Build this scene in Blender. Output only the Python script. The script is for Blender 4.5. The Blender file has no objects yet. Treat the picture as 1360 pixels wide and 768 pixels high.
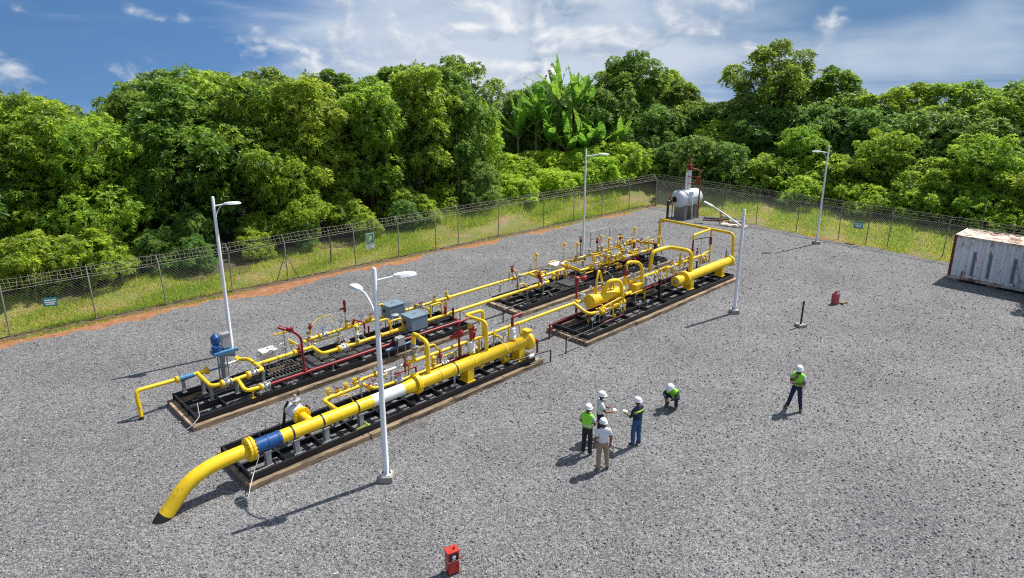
import bpy, bmesh, math, random
import numpy as np
from mathutils import Vector, Matrix

random.seed(7); np.random.seed(7)
R = math.radians
scene = bpy.context.scene
col = scene.collection

# ------------------------------------------------------------------ camera
CAM_H, FPX, PITCH = 12.3, 887.0, math.atan(887.0/3025.0)
cam = bpy.data.cameras.new('camera'); camo = bpy.data.objects.new('camera', cam); col.objects.link(camo)
cam.sensor_width = 36.0; cam.lens = FPX/1360*36.0
cam.shift_y = -39.0/1360
cam.clip_start = 0.1; cam.clip_end = 12000
camo.location = (0, 0, CAM_H); camo.rotation_euler = (math.pi/2 - PITCH, 0, 0)
scene.camera = camo

# ------------------------------------------------------------------ world and sun
SUN_AZ, SUN_EL = R(33.5), R(56.5)          # azimuth counter-clockwise from +X
world = bpy.data.worlds.new('World'); scene.world = world; world.use_nodes = True
def build_world():
    nt = world.node_tree; N = nt.nodes; Lk = nt.links; N.clear()
    out = N.new('ShaderNodeOutputWorld'); bg = N.new('ShaderNodeBackground')
    STR = 0.13
    bg.inputs['Strength'].default_value = STR
    Lk.new(bg.outputs[0], out.inputs[0])
    tc = N.new('ShaderNodeTexCoord')
    def math_(op, a, b=None, c=None, clamp=False):
        n = N.new('ShaderNodeMath'); n.operation = op; n.use_clamp = clamp
        for i, v in enumerate((a, b, c)):
            if v is None: continue
            if hasattr(v, 'is_linked'): Lk.new(v, n.inputs[i])
            else: n.inputs[i].default_value = v
        return n.outputs[0]
    def mix(f, a, b):
        n = N.new('ShaderNodeMix'); n.data_type = 'RGBA'
        for s, v in ((n.inputs[0], f), (n.inputs[6], a), (n.inputs[7], b)):
            if hasattr(v, 'is_linked'): Lk.new(v, s)
            else: s.default_value = v
        return n.outputs[2]
    sep = N.new('ShaderNodeSeparateXYZ'); Lk.new(tc.outputs['Generated'], sep.inputs[0])
    x, y, z = sep.outputs
    # the site is a hill top: the sky reaches a little below the level line
    zz = math_('MAXIMUM', math_('ADD', math_('MULTIPLY', z, 1.2), 0.36), 0.06)
    cmb = N.new('ShaderNodeCombineXYZ'); Lk.new(x, cmb.inputs[0]); Lk.new(y, cmb.inputs[1]); Lk.new(zz, cmb.inputs[2])
    nrm = N.new('ShaderNodeVectorMath'); nrm.operation = 'NORMALIZE'; Lk.new(cmb.outputs[0], nrm.inputs[0])
    sky = N.new('ShaderNodeTexSky'); sky.sky_type = 'NISHITA'; sky.sun_disc = False
    sky.sun_elevation = SUN_EL; sky.sun_rotation = math.pi/2 - SUN_AZ
    sky.air_density = 1.0; sky.dust_density = 0.3; sky.ozone_density = 2.5
    Lk.new(nrm.outputs[0], sky.inputs[0])
    hs = N.new('ShaderNodeHueSaturation'); hs.inputs['Saturation'].default_value = 1.2; hs.inputs['Value'].default_value = 0.72
    Lk.new(sky.outputs[0], hs.inputs['Color'])
    def noise(sc, loc, detail, rough, dist=0.0, scale=1.0):
        m = N.new('ShaderNodeMapping'); m.inputs['Scale'].default_value = sc; m.inputs['Location'].default_value = loc
        Lk.new(tc.outputs['Generated'], m.inputs[0])
        n = N.new('ShaderNodeTexNoise'); n.inputs['Scale'].default_value = scale
        n.inputs['Detail'].default_value = detail; n.inputs['Roughness'].default_value = rough; n.inputs['Distortion'].default_value = dist
        Lk.new(m.outputs[0], n.inputs['Vector']); return n.outputs[0]
    def ramp(v, a, b):
        n = N.new('ShaderNodeMapRange'); n.interpolation_type = 'SMOOTHSTEP'
        Lk.new(v, n.inputs[0]); n.inputs[1].default_value = a; n.inputs[2].default_value = b
        return n.outputs[0]
    # high thin veil: streaky, thicker towards the right
    veil = ramp(math_('ADD', noise((1.3, 1.3, 13), (3.1, 0.4, 1.2), 7, 0.62, 0.5, 1.5), math_('MULTIPLY', x, 0.30)), 0.38, 0.72)
    big = noise((1.0, 1.0, 3.2), (8.3, 1.7, 2.6), 4, 0.5, 0.3, 3.2)
    big2 = noise((1.0, 1.0, 2.6), (1.9, 6.7, 5.6), 5, 0.5, 0.3, 3.6)
    bank = math_('SUBTRACT', 1.0, math_('ABSOLUTE', math_('MULTIPLY', math_('SUBTRACT', x, -0.03), 2.3)), None, True)
    def field(dz, dx):
        return noise((1.0, 1.0, 1.5), (2.2+dx, 5.1, 0.6+dz), 8, 0.55, 0.35, 9.0)
    d0, d1 = field(0.0, 0.0), field(0.020, 0.010)
    k = 1.0/STR/1.25
    def C(r, g, b): return (r*k, g*k, b*k, 1)
    base = mix(math_('MULTIPLY', veil, 0.35), hs.outputs[0], C(0.26, 0.41, 0.62))
    # grey-blue deck on the right, with soft holes
    deck = ramp(math_('ADD', math_('MULTIPLY', x, 0.75), math_('MULTIPLY', big2, 1.1)), 0.42, 0.80)
    base = mix(math_('MULTIPLY', deck, 0.85), base, mix(ramp(big, 0.35, 0.66), C(0.12, 0.25, 0.44), C(0.26, 0.38, 0.57)))
    # pale high sheet over the middle
    sheet = ramp(math_('ADD', math_('ADD', math_('MULTIPLY', bank, 0.42), math_('MULTIPLY', big, 0.75)), math_('MULTIPLY', veil, 0.16)), 0.40, 0.76)
    base = mix(math_('MULTIPLY', sheet, 0.92), base, C(0.62, 0.70, 0.81))
    # heaped clouds: lit tops and shaded undersides from the slope of the density
    dens = math_('ADD', math_('ADD', math_('MULTIPLY', d0, 0.80), math_('MULTIPLY', big2, 0.30)), math_('MULTIPLY', bank, 0.20))
    cover = ramp(dens, 0.61, 0.72)
    lit = math_('ADD', math_('MULTIPLY', math_('SUBTRACT', d0, d1), 4.2), math_('ADD', 0.34, math_('MULTIPLY', bank, 0.22)), None, True)
    cl = mix(lit, C(0.24, 0.36, 0.54), C(0.92, 0.93, 0.95))
    fin = mix(math_('MULTIPLY', cover, 0.85), base, cl)
    Lk.new(fin, bg.inputs['Color'])
build_world()
sun = bpy.data.lights.new('sun', 'SUN'); suno = bpy.data.objects.new('sun', sun); col.objects.link(suno)
sun.energy = 4.9; sun.angle = R(0.53); sun.color = (1.0, 0.955, 0.88)
sd = Vector((math.cos(SUN_EL)*math.cos(SUN_AZ), math.cos(SUN_EL)*math.sin(SUN_AZ), math.sin(SUN_EL)))
suno.rotation_euler = sd.to_track_quat('Z', 'Y').to_euler(); suno.location = (20, 20, 60)
vs = scene.view_settings; vs.view_transform = 'Standard'; vs.look = 'None'; vs.exposure = 0.32; vs.gamma = 1.0
vs.use_curve_mapping = False
scene.cycles.use_denoising = False
scene.cycles.filter_width = 1.15
scene.cycles.max_bounces = 6; scene.cycles.transparent_max_bounces = 8

# ------------------------------------------------------------------ materials
def mat(name, base, rough=0.6, metal=0.0, spec=0.5, var=None, vscale=4.0, var2=None, v2scale=9.0, v2lo=0.55, v2hi=0.7,
        bump=0.0, bscale=40.0, objrand=0.0, stretch=None, coat=0.0):
    m = bpy.data.materials.new(name); m.use_nodes = True
    nt = m.node_tree; N = nt.nodes; Lk = nt.links
    b = N['Principled BSDF']; b.inputs['Base Color'].default_value = (*base, 1)
    b.inputs['Roughness'].default_value = rough; b.inputs['Metallic'].default_value = metal
    b.inputs['Specular IOR Level'].default_value = spec
    if coat: b.inputs['Coat Weight'].default_value = coat
    tc = N.new('ShaderNodeTexCoord'); vec = tc.outputs['Object']
    if stretch:
        mp = N.new('ShaderNodeMapping'); mp.inputs['Scale'].default_value = stretch; Lk.new(vec, mp.inputs[0]); vec = mp.outputs[0]
    if objrand:
        oi0 = N.new('ShaderNodeObjectInfo'); mu = N.new('ShaderNodeMath'); mu.operation = 'MULTIPLY'; mu.inputs[1].default_value = 60.0; Lk.new(oi0.outputs['Random'], mu.inputs[0])
        va = N.new('ShaderNodeVectorMath'); va.operation = 'ADD'; Lk.new(vec, va.inputs[0]); Lk.new(mu.outputs[0], va.inputs[1]); vec = va.outputs[0]
    cur = None
    def mixc(f, a, bb):
        n = N.new('ShaderNodeMix'); n.data_type = 'RGBA'
        Lk.new(f, n.inputs[0])
        for s, v in ((n.inputs[6], a), (n.inputs[7], bb)):
            if hasattr(v, 'is_linked'): Lk.new(v, s)
            else: s.default_value = (*v, 1)
        return n.outputs[2]
    if var:
        n = N.new('ShaderNodeTexNoise'); n.inputs['Scale'].default_value = vscale; n.inputs['Detail'].default_value = 6
        n.inputs['Roughness'].default_value = 0.65; Lk.new(vec, n.inputs['Vector'])
        mr = N.new('ShaderNodeMapRange'); Lk.new(n.outputs[0], mr.inputs[0]); mr.inputs[1].default_value = 0.35; mr.inputs[2].default_value = 0.65
        cur = mixc(mr.outputs[0], base, var)
    if var2:
        n = N.new('ShaderNodeTexNoise'); n.inputs['Scale'].default_value = v2scale; n.inputs['Detail'].default_value = 7
        n.inputs['Roughness'].default_value = 0.7; Lk.new(vec, n.inputs['Vector'])
        mr = N.new('ShaderNodeMapRange'); Lk.new(n.outputs[0], mr.inputs[0]); mr.inputs[1].default_value = v2lo; mr.inputs[2].default_value = v2hi
        cur = mixc(mr.outputs[0], cur if cur is not None else base, var2)
    if objrand:
        oi = N.new('ShaderNodeObjectInfo'); h = N.new('ShaderNodeHueSaturation')
        mr = N.new('ShaderNodeMapRange'); Lk.new(oi.outputs['Random'], mr.inputs[0]); mr.inputs[3].default_value = 1-objrand; mr.inputs[4].default_value = 1+objrand
        Lk.new(mr.outputs[0], h.inputs['Value'])
        if cur is not None: Lk.new(cur, h.inputs['Color'])
        else: h.inputs['Color'].default_value = (*base, 1)
        cur = h.outputs[0]
    if cur is not None: Lk.new(cur, b.inputs['Base Color'])
    if bump:
        n = N.new('ShaderNodeTexNoise'); n.inputs['Scale'].default_value = bscale; n.inputs['Detail'].default_value = 5; Lk.new(vec, n.inputs['Vector'])
        bp = N.new('ShaderNodeBump'); bp.inputs['Strength'].default_value = bump; bp.inputs['Distance'].default_value = 0.02
        Lk.new(n.outputs[0], bp.inputs['Height']); Lk.new(bp.outputs[0], b.inputs['Normal'])
    return m

M = {}
M['yellow'] = mat('yellow_paint', (0.88, 0.60, 0.012), 0.42, var=(0.80, 0.52, 0.012), vscale=3, var2=(0.26, 0.145, 0.03), v2scale=4.5, v2lo=0.57, v2hi=0.69, objrand=0.07)
M['yellow_aged'] = mat('yellow_paint_aged', (0.80, 0.52, 0.012), 0.5, var=(0.64, 0.38, 0.014), vscale=4, var2=(0.20, 0.11, 0.03), v2scale=8, v2lo=0.56, v2hi=0.70)
M['blue'] = mat('blue_paint', (0.008, 0.065, 0.235), 0.35, var=(0.015, 0.085, 0.26), vscale=5)
M['blue_pale'] = mat('pale_blue_paint', (0.05, 0.20, 0.40), 0.4, var=(0.10, 0.24, 0.40), vscale=9)
M['black'] = mat('black_steel', (0.012, 0.013, 0.018), 0.38, var=(0.022, 0.021, 0.024), vscale=3, var2=(0.07, 0.05, 0.035), v2scale=6, v2lo=0.66, v2hi=0.8)
M['black_rubber'] = mat('black_wrap', (0.02, 0.018, 0.018), 0.7)
M['red'] = mat('red_paint', (0.27, 0.012, 0.018), 0.45, var=(0.20, 0.010, 0.015), vscale=6)
M['red_oxide'] = mat('red_oxide', (0.26, 0.055, 0.02), 0.6, var=(0.20, 0.03, 0.02), vscale=7)
M['white'] = mat('white_paint', (0.78, 0.79, 0.80), 0.45, var=(0.70, 0.71, 0.72), vscale=3, var2=(0.45, 0.40, 0.33), v2scale=6, v2lo=0.64, v2hi=0.78)
M['pole_white'] = mat('white_pole_paint', (0.80, 0.81, 0.83), 0.4, var=(0.72, 0.73, 0.75), vscale=2)
M['galv'] = mat('galvanised_steel', (0.40, 0.41, 0.42), 0.5, metal=0.35, var=(0.30, 0.31, 0.32), vscale=7)
M['silver'] = mat('stainless', (0.62, 0.63, 0.64), 0.35, metal=0.5, var=(0.45, 0.46, 0.47), vscale=12)
M['box_grey'] = mat('blue_grey_enamel', (0.17, 0.24, 0.30), 0.4, var=(0.20, 0.27, 0.33), vscale=2)
M['timber'] = mat('weathered_timber', (0.42, 0.30, 0.19), 0.85, var=(0.30, 0.21, 0.13), vscale=1.5, var2=(0.085, 0.068, 0.052), v2scale=1.1, v2lo=0.47, v2hi=0.60, bump=0.5, bscale=14, objrand=0.28, stretch=(1.0, 6, 6))
M['grate'] = mat('grating_steel', (0.34, 0.33, 0.30), 0.55, metal=0.3, var=(0.22, 0.2, 0.17), vscale=10)
M['tread'] = mat('dark_tread_plate', (0.035, 0.035, 0.045), 0.5, var=(0.07, 0.07, 0.08), vscale=22)
M['concrete'] = mat('concrete', (0.36, 0.34, 0.31), 0.9, var=(0.26, 0.24, 0.21), vscale=5, bump=0.3)
M['rust'] = mat('rust', (0.22, 0.065, 0.02), 0.85, var=(0.13, 0.035, 0.015), vscale=5, bump=0.2)
M['tank'] = mat('tank_white', (0.70, 0.73, 0.76), 0.4, var=(0.62, 0.65, 0.68), vscale=1.5, var2=(0.42, 0.33, 0.24), v2scale=3, v2lo=0.66, v2hi=0.8)
M['cont'] = mat('container_paint', (0.82, 0.83, 0.84), 0.55, var=(0.72, 0.73, 0.72), vscale=2.2, var2=(0.28, 0.13, 0.06), v2scale=2.6, v2lo=0.57, v2hi=0.66, stretch=(1, 1, .45))
M['cont_roof'] = mat('container_roof_paint', (0.62, 0.58, 0.50), 0.7, var=(0.50, 0.44, 0.36), vscale=1.5, var2=(0.22, 0.09, 0.045), v2scale=1.3, v2lo=0.50, v2hi=0.60)
M['cont_patch'] = mat('old_blue_paint', (0.12, 0.19, 0.24), 0.6, var=(0.18, 0.24, 0.27), vscale=6)
M['post'] = mat('fence_post_steel', (0.34, 0.32, 0.29), 0.65, metal=0.15, var=(0.20, 0.16, 0.13), vscale=5)
M['wire'] = mat('fence_wire', (0.33, 0.33, 0.32), 0.5, metal=0.3)
M['barb'] = mat('barbed_wire', (0.36, 0.34, 0.30), 0.6, metal=0.2, var=(0.22, 0.17, 0.13), vscale=6)
M['bark'] = mat('bark', (0.16, 0.12, 0.085), 0.9, var=(0.09, 0.07, 0.055), vscale=5, bump=0.6, bscale=12, stretch=(1, 1, 0.3))
M['skin'] = mat('skin', (0.20, 0.095, 0.055), 0.55)
M['hair'] = mat('hair', (0.012, 0.010, 0.009), 0.7)
M['helmet'] = mat('white_helmet', (0.82, 0.83, 0.84), 0.3)
M['shirt_white'] = mat('white_shirt', (0.72, 0.73, 0.77), 0.85, var=(0.62, 0.63, 0.68), vscale=9, bump=0.35, bscale=14)
M['shirt_grey'] = mat('pale_grey_shirt', (0.50, 0.55, 0.60), 0.85, var=(0.42, 0.47, 0.52), vscale=9, bump=0.35, bscale=14)
M['khaki'] = mat('khaki_cloth', (0.36, 0.27, 0.18), 0.9, var=(0.29, 0.215, 0.14), vscale=8, bump=0.4, bscale=14)
M['dark_cloth'] = mat('dark_cloth', (0.016, 0.017, 0.022), 0.9, var=(0.03, 0.03, 0.036), vscale=8, bump=0.4, bscale=14)
M['navy'] = mat('navy_cloth', (0.012, 0.020, 0.060), 0.9, var=(0.02, 0.03, 0.08), vscale=8, bump=0.4, bscale=14)
M['denim'] = mat('blue_denim', (0.025, 0.075, 0.19), 0.9, var=(0.04, 0.10, 0.24), vscale=8, bump=0.4, bscale=14)
M['jacket'] = mat('navy_jacket', (0.010, 0.022, 0.062), 0.85, var=(0.018, 0.03, 0.075), vscale=8, bump=0.4, bscale=14)
M['hivis'] = mat('hivis_green', (0.32, 0.86, 0.04), 0.7, var=(0.26, 0.74, 0.04), vscale=8, bump=0.3, bscale=16)
M['hivis_y'] = mat('hivis_yellow', (0.42, 0.60, 0.05), 0.6)
M['reflect'] = mat('reflective_tape', (0.62, 0.66, 0.56), 0.35)
M['boot'] = mat('brown_leather', (0.13, 0.05, 0.022), 0.6)
M['boot_black'] = mat('black_leather', (0.02, 0.016, 0.014), 0.6)
M['paper'] = mat('paper', (0.85, 0.85, 0.84), 0.9)
M['sign_teal'] = mat('teal_sign', (0.02, 0.22, 0.22), 0.5, var=(0.05, 0.28, 0.28), vscale=4)
M['sign_white'] = mat('sign_white', (0.75, 0.80, 0.78), 0.5)
M['sign_green'] = mat('sign_green', (0.22, 0.45, 0.16), 0.5)
M['sign_cream'] = mat('sign_cream', (0.70, 0.66, 0.36), 0.5)
M['red_box'] = mat('red_enamel', (0.55, 0.035, 0.022), 0.4, var=(0.42, 0.03, 0.02), vscale=5)
M['pinkred'] = mat('faded_red', (0.42, 0.035, 0.06), 0.6, var=(0.46, 0.12, 0.13), vscale=9)
M['glass'] = mat('lamp_lens', (0.62, 0.66, 0.70), 0.2)
M['gauge'] = mat('gauge_face', (0.75, 0.75, 0.72), 0.3)
M['stem'] = mat('banana_stem', (0.20, 0.24, 0.07), 0.7, var=(0.22, 0.15, 0.06), vscale=3)
M['rope'] = mat('pale_cable', (0.68, 0.66, 0.60), 0.8)

def leaf_mat(name, c0, c1, rough=0.45, trans=0.35):
    m = bpy.data.materials.new(name); m.use_nodes = True
    nt = m.node_tree; N = nt.nodes; Lk = nt.links
    b = N['Principled BSDF']; out = N['Material Output']
    at = N.new('ShaderNodeAttribute'); at.attribute_name = 'tint'
    oi = N.new('ShaderNodeObjectInfo'); ge = N.new('ShaderNodeNewGeometry')
    mx = N.new('ShaderNodeMix'); mx.data_type = 'RGBA'
    mx.inputs[6].default_value = (*c0, 1); mx.inputs[7].default_value = (*c1, 1)
    Lk.new(at.outputs['Fac'], mx.inputs[0])
    h = N.new('ShaderNodeHueSaturation')
    mr = N.new('ShaderNodeMapRange'); Lk.new(oi.outputs['Random'], mr.inputs[0]); mr.inputs[3].default_value = 0.485; mr.inputs[4].default_value = 0.512
    Lk.new(mr.outputs[0], h.inputs['Hue'])
    mr2 = N.new('ShaderNodeMapRange'); Lk.new(ge.outputs['Random Per Island'], mr2.inputs[0]); mr2.inputs[3].default_value = 0.82; mr2.inputs[4].default_value = 1.50
    Lk.new(mr2.outputs[0], h.inputs['Value']); Lk.new(mx.outputs[2], h.inputs['Color'])
    Lk.new(h.outputs[0], b.inputs['Base Color']); b.inputs['Roughness'].default_value = rough
    b.inputs['Specular IOR Level'].default_value = 0.5
    tr = N.new('ShaderNodeBsdfTranslucent')
    h2 = N.new('ShaderNodeHueSaturation'); h2.inputs['Hue'].default_value = 0.485; h2.inputs['Value'].default_value = 1.8; Lk.new(h.outputs[0], h2.inputs['Color'])
    Lk.new(h2.outputs[0], tr.inputs['Color'])
    ms = N.new('ShaderNodeMixShader'); ms.inputs[0].default_value = trans
    Lk.new(b.outputs[0], ms.inputs[1]); Lk.new(tr.outputs[0], ms.inputs[2]); Lk.new(ms.outputs[0], out.inputs['Surface'])
    return m
M['leaf_a'] = leaf_mat('leaf_mid_green', (0.070, 0.150, 0.020), (0.285, 0.400, 0.040), 0.42, 0.52)
M['leaf_b'] = leaf_mat('leaf_dark_green', (0.055, 0.125, 0.020), (0.220, 0.330, 0.038), 0.42, 0.50)
M['leaf_c'] = leaf_mat('leaf_bright_green', (0.130, 0.250, 0.026), (0.320, 0.450, 0.040), 0.5, 0.52)
M['leaf_grey'] = leaf_mat('leaf_grey_green', (0.065, 0.145, 0.030), (0.185, 0.310, 0.050), 0.5, 0.46)
M['banana'] = leaf_mat('banana_leaf', (0.055, 0.160, 0.022), (0.185, 0.350, 0.036), 0.35, 0.46)
M['grass'] = leaf_mat('grass_blade', (0.230, 0.330, 0.026), (0.560, 0.480, 0.110), 0.6, 0.4)

def ground_mats():
    # gravel
    m = bpy.data.materials.new('gravel'); m.use_nodes = True; nt = m.node_tree; N = nt.nodes; Lk = nt.links; b = N['Principled BSDF']
    tc = N.new('ShaderNodeTexCoord')
    def vor(s):
        v = N.new('ShaderNodeTexVoronoi'); v.inputs['Scale'].default_value = s; Lk.new(tc.outputs['Object'], v.inputs['Vector']); return v
    v1, v2 = vor(23.0), vor(44.0)
    s1 = N.new('ShaderNodeSeparateColor'); Lk.new(v1.outputs['Color'], s1.inputs[0])
    s2 = N.new('ShaderNodeSeparateColor'); Lk.new(v2.outputs['Color'], s2.inputs[0])
    mx = N.new('ShaderNodeMath'); mx.operation = 'MULTIPLY_ADD'; Lk.new(s1.outputs[0], mx.inputs[0]); mx.inputs[1].default_value = 0.55
    m2 = N.new('ShaderNodeMath'); m2.operation = 'MULTIPLY'; Lk.new(s2.outputs[1], m2.inputs[0]); m2.inputs[1].default_value = 0.45; Lk.new(m2.outputs[0], mx.inputs[2])
    big = N.new('ShaderNodeTexNoise'); big.inputs['Scale'].default_value = 0.22; big.inputs['Detail'].default_value = 6; big.inputs['Roughness'].default_value = 0.65; Lk.new(tc.outputs['Object'], big.inputs['Vector'])
    ad = N.new('ShaderNodeMath'); ad.operation = 'MULTIPLY_ADD'; Lk.new(big.outputs[0], ad.inputs[0]); ad.inputs[1].default_value = 0.50; 
    sb = N.new('ShaderNodeMath'); sb.operation = 'SUBTRACT'; Lk.new(mx.outputs[0], sb.inputs[0]); sb.inputs[1].default_value = 0.25; Lk.new(sb.outputs[0], ad.inputs[2])
    cr = N.new('ShaderNodeValToRGB'); Lk.new(ad.outputs[0], cr.inputs[0])
    e = cr.color_ramp.elements; e[0].position = 0.08; e[0].color = (0.070, 0.069, 0.073, 1); e[1].position = 0.92; e[1].color = (0.385, 0.38, 0.375, 1)
    k = cr.color_ramp.elements.new(0.5); k.color = (0.168, 0.165, 0.170, 1)
    Lk.new(cr.outputs[0], b.inputs['Base Color']); b.inputs['Roughness'].default_value = 0.85; b.inputs['Specular IOR Level'].default_value = 0.25
    bp = N.new('ShaderNodeBump'); bp.invert = True; bp.inputs['Strength'].default_value = 1.0; bp.inputs['Distance'].default_value = 0.026; Lk.new(v1.outputs['Distance'], bp.inputs['Height'])
    bp2 = N.new('ShaderNodeBump'); bp2.invert = True; bp2.inputs['Strength'].default_value = 0.7; bp2.inputs['Distance'].default_value = 0.012; Lk.new(v2.outputs['Distance'], bp2.inputs['Height']); Lk.new(bp.outputs[0], bp2.inputs['Normal'])
    Lk.new(bp2.outputs[0], b.inputs['Normal'])
    M['gravel'] = m
    # red dirt
    M['dirt'] = mat('red_dirt', (0.30, 0.115, 0.045), 0.95, var=(0.36, 0.19, 0.10), vscale=1.6, var2=(0.13, 0.060, 0.035), v2scale=3, v2lo=0.5, v2hi=0.7, bump=0.8, bscale=9)
    M['dark_brown'] = mat('dark_brown', (0.15, 0.085, 0.05), 0.95, var=(0.10, 0.07, 0.045), vscale=3, var2=(0.24, 0.22, 0.16), v2scale=6, bump=0.8, bscale=9)
    # terrain: soil, dry grass, green
    M['terrain'] = mat('terrain', (0.20, 0.21, 0.045), 0.95, var=(0.13, 0.165, 0.030), vscale=0.35, var2=(0.29, 0.195, 0.11), v2scale=0.6, v2lo=0.48, v2hi=0.62, bump=0.8, bscale=6)
    M['tree_shade'] = mat('tree_shade_sheet', (0.085, 0.062, 0.036), 0.95, var=(0.055, 0.055, 0.026), vscale=1.5, var2=(0.15, 0.11, 0.07), v2scale=5, bump=0.8, bscale=7)  # dark brown that carries the shade beneath the trees
    # stones
    m = bpy.data.materials.new('stone'); m.use_nodes = True; nt = m.node_tree; N = nt.nodes; Lk = nt.links; b = N['Principled BSDF']
    ge = N.new('ShaderNodeNewGeometry'); cr = N.new('ShaderNodeValToRGB'); Lk.new(ge.outputs['Random Per Island'], cr.inputs[0])
    e = cr.color_ramp.elements; e[0].color = (0.115, 0.112, 0.115, 1); e[1].color = (0.46, 0.45, 0.435, 1); k = e.new(0.6); k.color = (0.18, 0.175, 0.175, 1)
    Lk.new(cr.outputs[0], b.inputs['Base Color']); b.inputs['Roughness'].default_value = 0.85
    M['stone'] = m
ground_mats()

# ------------------------------------------------------------------ mesh helpers
def link(o, parent=None):
    col.objects.link(o)
    if parent is not None: o.parent = parent
    return o
def tag(o, label=None, cat=None, group=None, kind=None):
    if label: o['label'] = label
    if cat: o['category'] = cat
    if group: o['group'] = group
    if kind: o['kind'] = kind
    return o
def empty(name, loc=(0, 0, 0), rz=0.0):
    o = bpy.data.objects.new(name, None); o.location = loc; o.rotation_euler = (0, 0, rz); o.empty_display_size = 0.2
    return link(o)
def V(*a): return Vector(a)

class MB:
    def __init__(s): s.v = []; s.f = []; s.smooth = []
    def add(s, vs_, fs, smooth=False):
        b = len(s.v); s.v += [tuple(p) for p in vs_]; s.f += [tuple(i+b for i in f) for f in fs]; s.smooth += [smooth]*len(fs); return s
    def box(s, c, size, rot=None):
        hx, hy, hz = size[0]/2, size[1]/2, size[2]/2
        ps = [Vector((x, y, z)) for z in (-hz, hz) for y in (-hy, hy) for x in (-hx, hx)]
        if rot is not None: ps = [rot @ p for p in ps]
        c = Vector(c)
        return s.add([p+c for p in ps], [(0, 2, 3, 1), (4, 5, 7, 6), (0, 1, 5, 4), (2, 6, 7, 3), (0, 4, 6, 2), (1, 3, 7, 5)])
    def bar(s, a, b, w, h, up=(0, 0, 1)):
        a, b = Vector(a), Vector(b); d = b-a; L = d.length; d.normalize(); up = Vector(up)
        if abs(d.dot(up)) > 0.98: up = Vector((1, 0, 0))
        y = up.cross(d).normalized(); z = d.cross(y)
        return s.box((a+b)/2, (L, w, h), Matrix((d, y, z)).transposed())
    def tube(s, pts, r, n=12, cap=True, smooth=True):
        pts = [Vector(p) for p in pts]; m = len(pts)
        rs = list(r) if hasattr(r, '__len__') else [r]*m
        rings = []; up = None
        for i, p in enumerate(pts):
            if i == 0: d = pts[1]-p
            elif i == m-1: d = p-pts[i-1]
            else: d = (pts[i+1]-p).normalized()+(p-pts[i-1]).normalized()
            if d.length < 1e-9: d = Vector((0, 0, 1))
            d.normalize()
            if up is None:
                up = Vector((0, 0, 1)) if abs(d.z) < 0.9 else Vector((1, 0, 0))
            x = up.cross(d)
            if x.length < 1e-6: x = Vector((1, 0, 0)).cross(d)
            x.normalize(); y = d.cross(x); up = y
            rings.append([p+(x*math.cos(2*math.pi*k/n)+y*math.sin(2*math.pi*k/n))*rs[i] for k in range(n)])
        vs_ = [q for rg in rings for q in rg]
        fs = [(i*n+k, i*n+(k+1) % n, (i+1)*n+(k+1) % n, (i+1)*n+k) for i in range(m-1) for k in range(n)]
        s.add(vs_, fs, smooth)
        if cap:
            s.add(rings[0], [tuple(range(n-1, -1, -1))]); s.add(rings[-1], [tuple(range(n))])
        return s
    def lathe(s, base, axis, prof, n=16, smooth=True):
        base = Vector(base); d = Vector(axis).normalized()
        t = Vector((0, 0, 1)) if abs(d.z) < 0.9 else Vector((1, 0, 0))
        x = t.cross(d).normalized(); y = d.cross(x); m = len(prof)
        vs_ = [base+d*h+(x*math.cos(2*math.pi*k/n)+y*math.sin(2*math.pi*k/n))*r for h, r in prof for k in range(n)]
        fs = [(i*n+k, i*n+(k+1) % n, (i+1)*n+(k+1) % n, (i+1)*n+k) for i in range(m-1) for k in range(n)]
        s.add(vs_, fs, smooth)
        if prof[0][1] > 1e-4: s.add(vs_[:n], [tuple(range(n-1, -1, -1))])
        if prof[-1][1] > 1e-4: s.add(vs_[-n:], [tuple(range(n))])
        return s
    def build(s, name, mat_, parent=None):
        me = bpy.data.meshes.new(name); me.from_pydata(s.v, [], s.f)
        me.polygons.foreach_set('use_smooth', s.smooth); me.materials.append(mat_); me.update()
        return link(bpy.data.objects.new(name, me), parent)

def np_mesh(name, verts, faces, mats, smooth=False, tint=None, midx=None):
    """verts (n,3), faces (m,k) arrays of equal k"""
    verts = np.asarray(verts, dtype=np.float32); faces = np.asarray(faces, dtype=np.int32)
    me = bpy.data.meshes.new(name); k = faces.shape[1]
    me.vertices.add(len(verts)); me.vertices.foreach_set('co', verts.ravel())
    me.loops.add(faces.size); me.loops.foreach_set('vertex_index', faces.ravel())
    me.polygons.add(len(faces)); me.polygons.foreach_set('loop_start', np.arange(len(faces), dtype=np.int32)*k)
    me.polygons.foreach_set('loop_total', np.full(len(faces), k, dtype=np.int32))
    for m in mats: me.materials.append(m)
    if midx is not None: me.polygons.foreach_set('material_index', np.asarray(midx, dtype=np.int32))
    if smooth: me.polygons.foreach_set('use_smooth', np.ones(len(faces), dtype=bool))
    me.update(calc_edges=True)
    if tint is not None:
        a = me.attributes.new('tint', 'FLOAT', 'POINT'); a.data.foreach_set('value', np.asarray(tint, dtype=np.float32))
    return me

def fillet(pts, rb, n=6):
    pts = [Vector(p) for p in pts]; out = [pts[0]]
    for i in range(1, len(pts)-1):
        a, p, b = pts[i-1], pts[i], pts[i+1]
        d0, d1 = (a-p), (b-p); l0, l1 = d0.length, d1.length
        t = min(rb, l0*0.48, l1*0.48); d0.normalize(); d1.normalize()
        p0, p1 = p+d0*t, p+d1*t
        for k in range(n+1):
            q = k/n; out.append(p0*(1-q)**2+p*2*q*(1-q)+p1*q*q)
    out.append(pts[-1]); return out

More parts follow.
